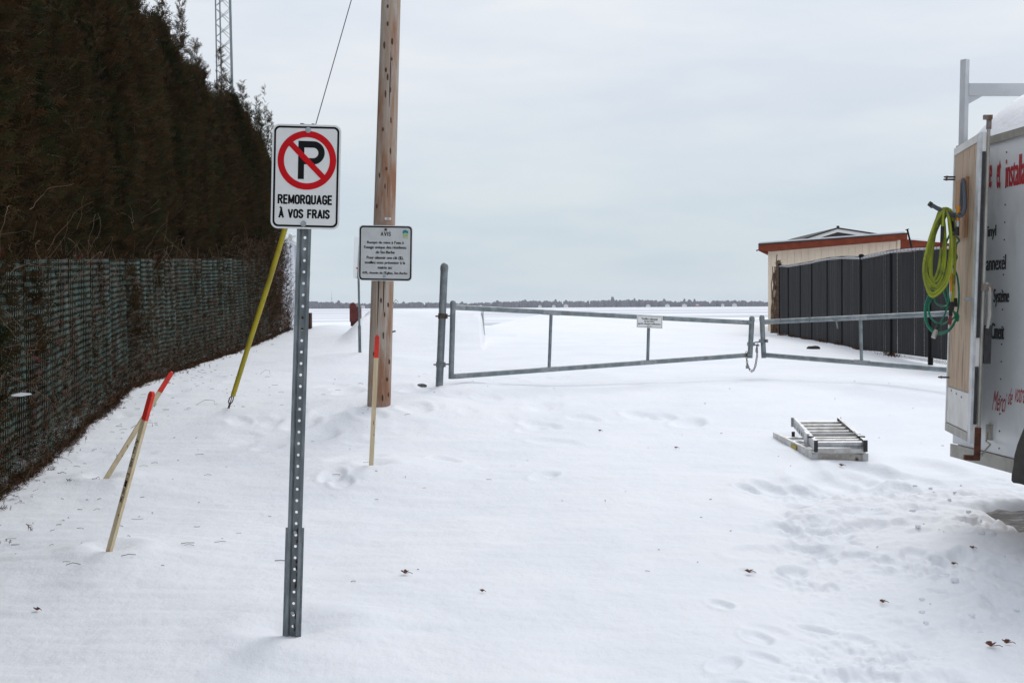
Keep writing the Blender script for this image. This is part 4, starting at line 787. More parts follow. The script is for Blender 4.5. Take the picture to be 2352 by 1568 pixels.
def rail_c(u, side, w0, w1, z0, z1, sk, tilt=0, m_=m_alu2):        # C-shaped stile: web and two flanges
    lbox(u, u + .004, w0, w1, z0, z1, 'stile', m_, sk=sk, tilt=tilt)
    f0, f1 = (u, u + .028) if side > 0 else (u - .024, u + .004)
    lbox(f0, f1, w0, w1, z1, z1 + .004, 'stile_flange', m_, sk=sk, tilt=tilt); lbox(f0, f1, w0, w1, z0 - .004, z0, 'stile_flange', m_, sk=sk, tilt=tilt)
W_ = .49
# lower section, splayed to the left
rail_c(-.0, 1, 0.0, 1.18, .01, .088, -.155, m_=m_alu); rail_c(W_ - .02, -1, .02, 1.12, .01, .088, .01)
lbox(.0, .03, 1.18, 1.20, .0, .095, 'end_cap', m_rubber, sk=0)
for k in range(5):
    w = .10 + k * .24; q = MB(); p0 = LP(-.155 * w, w, .05); p1 = LP(W_ - .02, w, .05); q.tube([p0, p1], .012, 8); q.build('rung', m_alu, t, smooth=True)
# near base bar
lbox(.02, W_ - .03, -.012, .018, -.015, .062, 'base_bar', M('grimy_base_bar', (.30, .275, .24), .6, .2, c2=(.42, .40, .36), sc=14, c3=(.07, .05, .04), sc3=11, lo3=.6, hi3=.7), tilt=0)
lbox(-.0, .05, -.016, .03, -.015, .07, 'base_bar_end', m_alu2); lbox(W_ - .05, W_, -.016, .03, -.015, .07, 'base_bar_end', m_alu2)
# upper section: slightly narrower rails with visible ends
for (u, sd) in ((.015, 1), (W_ - .02, -1)):
    rail_c(u, sd, -.03, 1.32, .10, .185, .012, tilt=.03)
    lbox(u - .002 if sd > 0 else u - .026, u + .030 if sd > 0 else u + .008, -.045, -.028, .09, .19, 'end_cap', m_rubber)
    lbox(u - .012, u + .018, .30, .47, .085, .20, 'hinge_plate', m_alu2, tilt=.006)
    q = MB(); c = LP(u + (.0), .16, .187); q.tube([c, c + [0, .0, .012]], .028, 12); q.build('hinge_disc', m_rubber, t, smooth=True)
    lbox(u - .002, u + .035, 1.315, 1.335, .125, .215, 'end_cap', m_rubber if sd < 0 else m_alu2)
for k, w in enumerate((.03, .16, .30, .50, .66, .84, 1.03, 1.22)):
    q = MB(); sq = .024 if k < 2 else .02; p0 = LP(.02 + .012 * w, w, .148 + .02 * w); p1 = LP(W_ - .022 + .012 * w, w, .148 + .02 * w); q.tube([p0, p1], [sq, sq], 10); q.build('rung', m_alu if k not in (0,) else m_alu2, t, smooth=True)
lbox(.03, W_ - .03, -.02, .01, .075, .112, 'cross_bar', m_alu)
lbox(.03, W_ - .02, .385, .405, .165, .19, 'cross_bar', m_alu2)
for k in range(6): lbox(.0135, .0145, .50 + k * .14, .535 + k * .14, .125 + k * .003, .16 + k * .003, 'rivet_slot', m_rubber, sk=.012)
q = MB(); p = LP(-.006 - .155 * .42, .42, .03); d_ = LP(-.155 * .58, .58, .03) - LP(-.155 * .42, .42, .03); q.prism([p + [-.002, 0, 0], p + d_ + [-.002, 0, 0], p + d_ + [-.002, 0, .045], p + [-.002, 0, .045]], (-1, 0, 0), .001); q.build('yellow_sticker', m_yellow, t)
# ---------------------------------------------------------------- trailer
C0 = np.array([3.083, 8.40]); dirv = nv(np.array([.0902, -1.0])); TU = np.array([dirv[0], dirv[1], 0]); TV = np.array([-dirv[1], dirv[0], 0]); lean = R(1.1)
TW = nv(np.array([TV[0] * math.sin(lean), TV[1] * math.sin(lean), math.cos(lean)])); TVn = nv(np.cross(TW, TU)); TVn = TVn if TVn[0] > 0 else -TVn
o0 = on_plane(2187.5, 1036.5, (3.083, 8.4, 0), TV); T0 = o0.copy()
Hs = np.linalg.norm(on_plane(2187.5, 347.4, T0, TVn) - T0)
def T(u, v, w): return T0 + TU * u + TVn * v + TW * w
def tbox(mb, u0, u1, v0, v1, w0, w1): return mb.box(T(u0, v0, w0), TU * (u1 - u0), TVn * (v1 - v0), TW * (w1 - w0))
tr = thing('cargo_trailer', (T0[0] + 1, T0[1] - 2, gz(4, 7)), 'white enclosed cargo trailer with red and black lettering, rear door swung open', 'trailer')
LT_ = 4.6; WT = 1.95
q = MB(); tbox(q, 0.0, LT_, 0, .03, .06, Hs - .03); side = q.build('side_wall', m_tr, tr)
q = MB(); tbox(q, 0.0, LT_, WT - .03, WT, .06, Hs - .03); q.build('side_wall', m_tr, tr)
q = MB(); tbox(q, LT_ - .03, LT_, .03, WT - .03, .06, Hs - .03); q.build('front_wall', m_tr, tr)
q = MB(); tbox(q, .02, LT_ - .03, .03, WT - .03, .02, .10); q.build('floor', m_ply, tr)
q = MB(); tbox(q, -.03, .0, WT / 2 + .02, WT - .03, .10, Hs - .06); q.build('closed_rear_door', m_tr, tr)
q = MB(); tbox(q, -.01, LT_, -.012, 0, -.035, .055); q.build('skirt_rail', m_skirt, tr)
q = MB(); ny, nx_ = 14, 24      # arched roof skin
rv = []
for i in range(nx_ + 1):
    for j in range(ny + 1): s_ = j / ny; rv.append(T(-.02 + (LT_ + .04) * i / nx_, s_ * WT, Hs + .02 + .16 * (1 - (2 * s_ - 1) ** 2)))
q.add(rv, [(i * (ny + 1) + j, (i + 1) * (ny + 1) + j, (i + 1) * (ny + 1) + j + 1, i * (ny + 1) + j + 1) for i in range(nx_) for j in range(ny)]); q.build('roof', m_tr, tr, smooth=True)
q = MB(); tbox(q, -.02, LT_, -.018, .03, Hs - .03, Hs + .02); q.build('roof_rail', m_skirt, tr)
# rivets in columns
q = MB()
for cx_, yy0 in ((3996, 620), (4080, 612)):
    pass
for uu_, w0_ in ((.28, .12), (.66, .10), (.98, .14)):
    for k in range(18):
        w_ = w0_ + k * .112
        if w_ < Hs - .06: c = T(uu_, 0, w_); q.tube([c, c - TVn * .004], .0055, 6)
q.build('rivets', m_rubber, tr, kind='stuff')
# lettering placed on the wall
def wall_text(body, xa, xb, ytop, ybot, m_, name, bold=.012, shear=0, par=None, dy=0, off=.002):
    A = on_plane((3600 + xa * .5102) / 1.7415, (600 + ybot * .5102) / 1.7415, T0, TVn); B = on_plane((3600 + xb * .5102) / 1.7415, (600 + (ybot) * .5102) / 1.7415, T0, TVn); C = on_plane((3600 + xa * .5102) / 1.7415, (600 + ytop * .5102) / 1.7415, T0, TVn)
    ua, ub = np.dot(A - T0, TU), np.dot(B - T0, TU); wa, wb = np.dot(A - T0, TW), np.dot(C - T0, TW)
    q = MB(); text(q, body, T0, TU, TW, -TVn, off, ua, ub, wa, wb, bold, shear, wt=0 if shear else .0045); return q.build(name, m_, side)
wall_text('nte', 672, 720, 95, 303, m_tred, 'red_lettering', .02); wall_text('et', 757, 789, 85, 303, m_tred, 'red_lettering', .02); wall_text('installati', 826, 1010, 62, 296, m_tred, 'red_lettering', .02)
wall_text('Vinyl', 655, 756, 600, 712, m_tblk, 'black_lettering'); wall_text('Cannexel', 642, 832, 832, 948, m_tblk, 'black_lettering'); wall_text('rt', 688, 708, 1090, 1195, m_tblk, 'black_lettering')
wall_text('Syst\u00e8me', 732, 857, 1088, 1228, m_tblk, 'black_lettering'); wall_text('ro', 660, 692, 1390, 1455, m_tblk, 'black_lettering'); wall_text('Ciment', 715, 818, 1352, 1480, m_tblk, 'black_lettering')
zz = lambda x, y: ((x * .574 + 0) / .5102, (700 + y * .574) / .5102)
for s_, xa, xb, yt, yb in (('Merci', 642, 730, 452, 592), ('de', 750, 778, 436, 552), ('votre', 795, 868, 425, 535)):
    A = zz(xa, yb); B = zz(xb, yt); wall_text(s_, A[0], B[0], B[1], A[1], m_tred, 'red_script', .0, shear=.25)
# door swung back along the side
dh = T(-.015, -.05, 0)
P_far_b = on_plane(2174, 980.5, dh, TVn); 
F0 = at(2174, 980.5, 8.30); F1 = at(2193, 336.5, 8.30); N0 = at(2232, 1025, 7.52); N1 = at(2248.6, 317, 7.52)
DU = nv(N0 - F0); dW = nv((F1 - F0) + (N1 - N0)); dl = np.linalg.norm(N0 - F0); dhh = (np.linalg.norm(F1 - F0) + np.linalg.norm(N1 - N0)) / 2
DU[2] = 0; DU = nv(DU); dW = nv(dW - DU * np.dot(dW, DU)); DN_ = nv(np.cross(DU, dW)); DN_ = DN_ if DN_[0] < 0 else -DN_      # points left, out of the visible face
O_ = (F0 + N0) / 2 - DU * dl / 2
door = None
def Dp(u, n_, w): return O_ + DU * u + DN_ * n_ + dW * w
def dbox(mb, u0, u1, n0, n1, w0, w1): return mb.box(Dp(u0, n0, w0), DU * (u1 - u0), DN_ * (n1 - n0), dW * (w1 - w0))
q = MB(); dbox(q, 0.0, dl - .002, -.03, -.004, 0.0, dhh); door = q.build('open_rear_door', m_trd, tr)
q = MB(); dbox(q, .025, dl - .085, -.004, .004, .31, dhh - .05); q.build('plywood_panel', m_ply, door)
q = MB(); dbox(q, .025, dl - .085, -.004, .006, .06, .302); q.build('kick_panel', m_trd, door)
for (u0, u1, w0, w1) in ((0, .022, 0, dhh), (dl - .083, dl, 0, dhh), (.023, dl - .084, dhh - .048, dhh - .001)):
    q = MB(); dbox(q, u0, u1, -.004, .012, w0, w1); q.build('door_frame', m_alu2 if u0 > .3 else m_trd, door)
q = MB(); dbox(q, .023, dl - .084, -.004, .014, 0.001, .055); q.build('bottom_rail', m_skirt, door)
q = MB(); dbox(q, dl - .001, dl + .012, -.022, -.004, .66, dhh - .12); dbox(q, dl - .001, dl + .010, -.022, -.004, .12, .48); q.build('rubber_seal', m_rubber, door)
q = MB(); q.tube([Dp(dl + .0, -.037, -.06), Dp(dl + .0, -.037, dhh + .07)], .0115, 10); q.build('lock_bar', m_skirt, door, smooth=True)
q = MB(); c = Dp(dl + .0, -.037, dhh + .07); q.tube([c - dW * .05, c + dW * .03], .016, 10); q.box(c - DU * .01 + dW * .008 + DN_ * .035, -DN_ * .052, DU * .03, dW * .027); q.build('lock_bar_cam', m_camrust, door)
q = MB(); q.box(Dp(dl - .01, -.015, -.10), DU * .03, -DN_ * .035, dW * .20); q.box(Dp(dl - .01, .045, -.105), DU * .04, -DN_ * .09, dW * .03); q.build('lower_cam', m_rust, door)
q = MB(); q.box(Dp(dl + .0, -.018, .955), DU * .03, -DN_ * .07, dW * .04); q.build('handle_bracket', m_camrust, door)
q = MB(); q.tube([Dp(dl + .012, -.045, 1.0), Dp(dl + .02, -.07, .97), Dp(dl + .02, -.075, .80), Dp(dl + .02, -.065, .72)], [.016, .012, .013, .010], 8); q.build('lock_handle', m_skirt, door, smooth=True)
q = MB(); q.box(Dp(dl + .0, -.05, .50), DU * .02, -DN_ * .042, dW * .24); q.build('rubber_grip', m_rubber, door)
for (w_, u_) in ((dhh - .20, .06), (.37, .09), (1.72, .05)):
    q = MB(); c = Dp(u_, .01, w_); q.tube([c, c + DN_ * .05], .007, 6); q.tube([c + DN_ * .05 - dW * .0 - DU * .0, c + DN_ * .075], [.011, .004], 6); q.build('door_bolt', m_dark, door)
q = MB(); c = Dp(dl - .10, .01, .90); q.tube([c, c + DN_ * .03], .012, 6); q.tube([c + DN_ * .028, c + DN_ * .05], .006, 6); q.build('wing_nut', m_bolt, door)
q = MB()
for k in range(3): c = Dp(.16 + k * .16, .007, .285 - .01 * k); q.tube([c, c + DN_ * .003], .006, 8)
q.build('screws', m_dark, door, kind='stuff')
q = MB()
for (w_) in (dhh - .35, .15): dbox(q, -.02, .0, -.03, -.0, w_, w_ + .12)
q.build('hinge', m_dark, door)
q = MB(); q.box(Dp(.22, .002, 1.16), DU * .38, DN_ * .022, dW * .46)
brd = on_plane(2216, 480, Dp(0, .004, 0), DN_); bu = np.dot(brd - O_, DU); bw = np.dot(brd - O_, dW)
q = MB(); bx0 = np.dot(on_plane(2201, 480, Dp(0, .004, 0), DN_) - O_, DU); bx1 = np.dot(on_plane(2224, 480, Dp(0, .004, 0), DN_) - O_, DU); bw0 = np.dot(on_plane(2216, 546, Dp(0, .004, 0), DN_) - O_, dW); bw1 = np.dot(on_plane(2222, 408, Dp(0, .004, 0), DN_) - O_, dW)
dbox(q, bx0, bx1, .005, .025, bw0, bw1); q.build('hook_board', m_board, door)
# door holder on the wall, drain handle
hk = on_plane(2275, 980 + 10, T0, TVn); q = MB()
c = on_plane((3600 + 632 * .574) / 1.7415, (1300 + 745 * .574) / 1.7415, T0, TVn); q.box(c - TU * .03 - TW * .05, TU * .06, -TVn * .02, TW * .10)
e_ = on_plane((3600 + 568 * .574) / 1.7415, (1300 + 903 * .574) / 1.7415, T0 - TVn * .12, TVn); m1 = on_plane((3600 + 630 * .574) / 1.7415, (1300 + 830 * .574) / 1.7415, T0 - TVn * .05, TVn)
q.tube([c - TVn * .02, c - TVn * .03 - TW * .06, m1, m1 * .45 + e_ * .55, e_], .006, 7); q.ball(e_, .012, 8, 6); q.build('door_holder', m_skirt, tr, smooth=True)
# mud flap / fender
q = MB(); fl = lambda x, y, off=.17: on_plane((3600 + x * .574) / 1.7415, (1300 + y * .574) / 1.7415, T0 - TVn * off, TVn)
P = [fl(868, 705), fl(845, 760), fl(818, 830), fl(795, 915), fl(790, 980), fl(778, 1040), fl(776, 1082), fl(790, 1098), fl(830, 1103), fl(1200, 1118), fl(1200, 620)]
uw = lambda p: (float(np.dot(p - T0, TU)), float(np.dot(p - T0, TW)))
ur, wr = uw(fl(776, 1082)); uc = ur + .50; wc_ = wr + .02
Pp = P[:9]; ui, wi = uw(P[8]); Pp = Pp + [T(ui + .10, -.17, wi), T(ui + .13, -.17, wi + .2), T(ui + .22, -.17, wi + .40), T(uw(P[0])[0] + .03, -.17, uw(P[0])[1])]
q.prism(Pp, TVn, .16); q.build('fender_flap', m_flap, tr)
q = MB(); ua_, wa_ = uw(P[0]); arc = [(ua_ + (2 * (uc - ua_) * k / 16.), wa_ + .20 * math.sin(math.pi * k / 16.)) for k in range(17)]
inner = [(uc + (a_ - uc) * .88, wa_ - .05 + (b_ - wa_) * .85) for a_, b_ in arc]
for k in range(16): q.prism([T(*[arc[k][0], -.17, arc[k][1]]), T(arc[k + 1][0], -.17, arc[k + 1][1]), T(inner[k + 1][0], -.17, inner[k + 1][1]), T(inner[k][0], -.17, inner[k][1])], TVn, .16)
q.build('fender', m_flap, tr)
for v_ in (-.15, WT - .03):
    q = MB(); zc_ = gz(3.3, 6.6) - .02; c = T(uc, v_, 0); c = c + TW * (zc_ + .33 - c[2]); q.tube([c, c + TVn * .02, c + TVn * .16, c + TVn * .18], [.30, .33, .33, .30], 32); w_o = q.build('wheel', m_rubber, tr, smooth=True)
    q = MB(); q.tube([c - TVn * .004, c + TVn * .05], .19, 24); q.build('rim', m_alu2, w_o, smooth=True)
q = MB(); tbox(q, LT_, LT_ + 1.1, WT / 2 - .04, WT / 2 + .04, -.02, .06); q.build('tow_bar', m_dark, tr)
# rack
rp0 = at(2212, 332, 8.46); rp1 = at(2216.5, 137.5, 8.46); ra = nv(rp1 - rp0); rf = np.array([.82, .57, 0]); rg = np.array([-.57, .82, 0])
q = MB(); b0_ = rp0 - ra * .25; q.box(b0_ - rf * .022 - rg * .022, rf * .044, rg * .044, rp1 - b0_); q.build('rack_post', m_rack, tr)
q = MB(); bA = at(2224, 206.5, 8.47); bB = at(2224 + 560, 206.5, 8.60); q.box(bA - [0, .02, .043], bB - bA, (0, .04, 0), (0, 0, .085)); q.build('rack_beam', m_rack, tr)
q = MB(); g1_ = at(2223, 221, 8.46); q.prism([g1_, at(2257, 221, 8.46), at(2223, 240, 8.46)], (0, 1, 0), .006); q.build('gusset', m_rack, tr)
q = MB(); e2 = bB; q.box(e2 + [-.03, -.02, -.75], (.044, 0, 0), (0, .044, 0), (0, 0, 1.0)); q.build('rack_post', m_rack, tr)
# snow on the roof
q = MB(); nu, nv_ = 60, 26; sv = []
for i in range(nu + 1):
    for j in range(nv_ + 1):
        u_ = .01 + (LT_ - .05) * i / nu; s_ = j / nv_; e = min(1, min(i / 3., (nu - i) / 3.)) ** .5 * min(1, min(s_, 1 - s_) / .16) ** .55
        th_ = e * (.24 + .015 * math.sin(u_ * 5 + s_ * 7) + .008 * math.sin(u_ * 17 + s_ * 3)) ; sv.append(T(u_, .02 + s_ * (WT - .04), Hs + .015 + .16 * (1 - (2 * s_ - 1) ** 2) + th_))
q.add(sv, [(i * (nv_ + 1) + j, (i + 1) * (nv_ + 1) + j, (i + 1) * (nv_ + 1) + j + 1, i * (nv_ + 1) + j + 1) for i in range(nu) for j in range(nv_)])
o = q.build('roof_snow', m_roofsnow, base=T(1, 1, Hs), smooth=True); tag(o, 'thick smooth layer of snow lying on the trailer roof', 'snow')
# ---------------------------------------------------------------- hook and hoses
z8 = lambda x, y, D_: at((3600 + x * .5102) / 1.7415, (600 + y * .5102) / 1.7415, D_)
fo = Dp(bx0, .03, bw0)
dpt = lambda x, y, off: on_plane((3600 + x * .5102) / 1.7415, (600 + y * .5102) / 1.7415, Dp(0, off, 0), DN_)
t = thing('storage_hook', dpt(480, 400, .03), 'grey padded double hook fixed to the open trailer door', 'hook')
Dm = float(np.dot(dpt(490, 510, .04) - CO, -CZ))
q = MB(); q.tube([dpt(482, 475, .045), dpt(482, 400, .04), dpt(487, 320, .04), dpt(490, 250, .04), dpt(496, 236, .05), dpt(502, 250, .045), dpt(508, 330, .045), dpt(510, 440, .05), dpt(500, 490, .06), dpt(480, 515, .08), z8(440, 520, Dm - .02), z8(370, 495, Dm - .03), z8(300, 462, Dm - .04), z8(232, 422, Dm - .05)], .0135, 10); q.build('hook_bar', m_hook, t, smooth=True)
q = MB(); q.tube([dpt(475, 480, .05), dpt(470, 505, .08), z8(420, 500, Dm + .06), z8(330, 470, Dm + .05), z8(248, 436, Dm + .03)], .0125, 10); q.build('hook_bar', m_hook, t, smooth=True)
q = MB(); q.tube([z8(246, 430, Dm - .05), z8(226, 418, Dm - .05)], .0165, 10); q.tube([z8(258, 442, Dm + .03), z8(242, 433, Dm + .03)], .0155, 10); q.build('rubber_tip', m_rubber, t, smooth=True)
def smooth_curve(P, n=8, closed=False):
    P = [np.array(p, float) for p in P]; out = []; L = len(P)
    for i in range(L - 1):
        p0, p1, p2, p3 = P[max(i - 1, 0)], P[i], P[i + 1], P[min(i + 2, L - 1)]
        for k in range(n): u = k / n; out.append(.5 * ((2 * p1) + (p2 - p0) * u + (2 * p0 - 5 * p1 + 4 * p2 - p3) * u * u + (3 * p1 - p0 - 3 * p2 + p3) * u ** 3))
    out.append(P[-1]); return out
hr = random.Random(5)
def coil(loops, D0, spread):
    pts = []
    for i, (tx1, ty, lx, ly, bx, by, rx, ry) in enumerate(loops):
        d0 = D0 + spread * (i / max(1, len(loops) - 1) - .5)
        pts += [z8(tx1, ty, d0), z8((tx1 * .45 + lx * .55), ty + (ly - ty) * .35, d0 + hr.uniform(-.02, .02)), z8(lx, ly, d0), z8(lx + (bx - lx) * .3, ly + (by - ly) * .72, d0 - .01), z8(bx, by, d0 - .015), z8(bx + (rx - bx) * .72, by - (by - ry) * .35, d0), z8(rx, ry, d0 + .01), z8(tx1 + (rx - tx1) * .75, ty + (ry - ty) * .35, d0 + .015)]
    pts.append(z8(loops[-1][0] + 18, loops[-1][1] + 10, D0)); return pts
t = thing('yellow_hose', z8(350, 455, Dm), 'coiled yellow-green air hose hanging from the grey hook', 'hose')
YL = [(352, 452, 186, 900, 262, 1148, 408, 860), (340, 458, 188, 930, 268, 1122, 400, 820), (360, 455, 192, 870, 290, 1100, 400, 800), (372, 458, 205, 900, 300, 1075, 395, 760), (330, 462, 235, 900, 290, 1062, 355, 820), (318, 470, 232, 860, 285, 1030, 345, 760), (385, 462, 200, 960, 255, 1138, 402, 700), (325, 476, 250, 840, 235, 1075, 330, 640)]
q = MB(); q.tube(smooth_curve(coil(YL, Dm, .11), 7), .0088, 8); q.build('coil', m_hy, t, smooth=True)
q = MB(); q.tube(smooth_curve([z8(390, 462, Dm + .03), z8(415, 520, Dm + .03), z8(428, 660, Dm + .02), z8(432, 850, Dm + .02), z8(425, 1000, Dm + .02), z8(412, 1190, Dm + .02)], 7), .0088, 8)
q.tube(smooth_curve([z8(345, 470, Dm - .06), z8(338, 530, Dm - .06), z8(335, 600, Dm - .06)], 4), .0088, 8); q.build('hose_tail', m_hy, t, smooth=True)
q = MB(); q.tube([z8(334, 600, Dm - .06), z8(326, 720, Dm - .06)], [.012, .009], 8); q.build('hose_sleeve', m_rubber, t, smooth=True); q = MB(); q.tube([z8(411, 1190, Dm + .02), z8(408, 1250, Dm + .02)], .013, 8); q.build('hose_sleeve', m_rubber, t, smooth=True); q = MB(); q.tube([z8(405, 560, Dm + .0), z8(415, 640, Dm)], .012, 8); q.build('hose_sleeve', m_rubber, t, smooth=True)
q = MB(); q.tube([z8(324, 722, Dm - .06), z8(321, 765, Dm - .06)], .008, 8); q.build('coupling', m_dred, t, smooth=True)
t = thing('green_hose', z8(430, 500, Dm + .05), 'thinner green air hose looped below the yellow coil', 'hose')
G1 = [(430, 470, Dm + .07), (440, 500, Dm + .02), (400, 520, Dm + .09), (425, 545, Dm + .07), (460, 540, Dm + .04), (420, 600, Dm + .08), (350, 760, Dm + .09), (335, 880, Dm + .09), (290, 1000, Dm + .08), (225, 1140, Dm + .05), (196, 1230, Dm + .03), (200, 1330, Dm), (235, 1405, Dm), (300, 1440, Dm), (370, 1425, Dm), (425, 1360, Dm + .02), (455, 1250, Dm + .04), (462, 1120, Dm + .04), (450, 1000, Dm + .05), (435, 950, Dm + .06)]
G2 = [(435, 950, Dm + .06), (400, 900, Dm + .07), (370, 1000, Dm + .07), (385, 1180, Dm + .05), (430, 1290, Dm + .05), (450, 1340, Dm + .03), (455, 1290, Dm + .03), (400, 1250, Dm + .04), (350, 1130, Dm + .06), (335, 1060, Dm + .07)]
G3 = [(255, 1150, Dm + .04), (225, 1230, Dm + .02), (240, 1310, Dm + .01), (290, 1355, Dm), (345, 1362, Dm), (400, 1330, Dm + .01), (440, 1310, Dm + .02), (400, 1390, Dm + .02), (340, 1425, Dm + .03), (270, 1420, Dm + .02), (215, 1360, Dm + .02), (203, 1260, Dm + .03), (235, 1150, Dm + .04), (300, 1040, Dm + .07)]
G4 = [(265, 1120, Dm + .05), (280, 1190, Dm + .04), (320, 1222, Dm + .03), (370, 1220, Dm + .03), (380, 1160, Dm + .04), (370, 1060, Dm + .05)]; G5 = [(375, 1210, Dm + .03), (350, 1290, Dm + .03), (318, 1355, Dm + .02), (300, 1400, Dm + .02)]
G6 = [(430, 680, Dm + .04), (455, 690, Dm + .04), (462, 715, Dm + .04), (445, 735, Dm + .04), (436, 800, Dm + .05), (446, 840, Dm + .04), (430, 860, Dm + .05), (420, 760, Dm + .06)]
for G in (G1, G2, G3, G4, G5, G6): q = MB(); q.tube(smooth_curve([z8(*p) for p in G], 8), .0064, 8); q.build('strand', m_hg, t, smooth=True)
q = MB(); q.tube([z8(398, 1200, Dm + .02), z8(396, 1300, Dm + .01)], .012, 8); q.build('hose_sleeve', m_rubber, t, smooth=True); q = MB(); q.tube([z8(300, 1370, Dm - .01), z8(280, 1410, Dm - .02)], .012, 8); q.build('hose_sleeve', m_rubber, t, smooth=True); q = MB(); q.tube([z8(425, 1160, Dm + .05), z8(428, 1230, Dm + .05)], .02, 8); q.build('hose_sleeve', m_rubber, t, smooth=True)
q = MB(); q.tube([z8(396, 1298, Dm + .01), z8(392, 1325, Dm + .01)], .010, 8); q.tube([z8(392, 1325, Dm + .01), z8(386, 1365, Dm)], .014, 8); q.build('coupling', m_dred, t, smooth=True)
q = MB(); q.tube([z8(285, 1402, Dm - .02), z8(278, 1430, Dm - .02), z8(262, 1470, Dm - .03)], [.009, .016, .015], 10); q.build('connector', m_skirt, t, smooth=True)
t = thing('blow_gun', z8(455, 500, Dm - .08), 'orange-handled tool with metal coupling hanging beside the grey hook', 'tool')
q = MB(); q.tube([z8(460, 440, Dm - .08), z8(455, 555, Dm - .08)], .0105, 8); q.build('orange_handle', m_oh, t, smooth=True)
q = MB(); q.tube([z8(455, 555, Dm - .08), z8(452, 580, Dm - .08), z8(450, 605, Dm - .08)], [.013, .015, .011], 10); q.build('metal_coupling', m_alu2, t, smooth=True)
q = MB(); q.tube([z8(450, 603, Dm - .08), z8(440, 670, Dm - .08)], [.012, .021], 10); q.build('black_nozzle', m_rubber, t, smooth=True)
q = MB(); q.tube([z8(404, 965, Dm + .03), z8(402, 1110, Dm + .03)], .009, 8); q.build('orange_strap', m_oh, t, smooth=True)
# ---------------------------------------------------------------- cedar hedge
def sprays(P, outdir, L, seed):
    """flat fans of needle-thin blades; P roots, outdir main directions"""
    r = np.random.default_rng(seed); n_ = len(P); d = outdir + r.normal(0, .45, (n_, 3)); d[:, 2] += r.uniform(-.25, .65, n_); d /= np.linalg.norm(d, axis=1)[:, None]
    s = np.cross(d, r.normal(0, 1, (n_, 3))); s /= np.linalg.norm(s, axis=1)[:, None]
    T_ = [((0, 0), (1, .0), .035)]
    for k, (y, sgn) in enumerate(((.15, 1), (.28, -1), (.40, 1), (.52, -1), (.64, 1), (.76, -1))): T_.append(((y, 0), (y + .30 * (1 - y * .5), sgn * .36 * (1 - y * .5)), .05))
    V = np.zeros((n_, len(T_) * 3, 3)); L = L[:, None]
    for i, ((y0, x0), (y1, x1), w) in enumerate(T_):
        j = r.uniform(.8, 1.2, (n_, 1)); a_ = P + d * L * y0 + s * L * x0; b_ = P + (d * L * y1 + s * L * x1) * j; e = (d * (x1 - x0) * -1 + s * (y1 - y0)); e = e / (np.linalg.norm(e, axis=1)[:, None] + 1e-6)
        V[:, i * 3] = a_ + e * L * w; V[:, i * 3 + 1] = a_ - e * L * w; V[:, i * 3 + 2] = b_ 
    F = (np.arange(n_ * len(T_) * 3).reshape(-1, 3)); return V.reshape(-1, 3), F, len(T_)
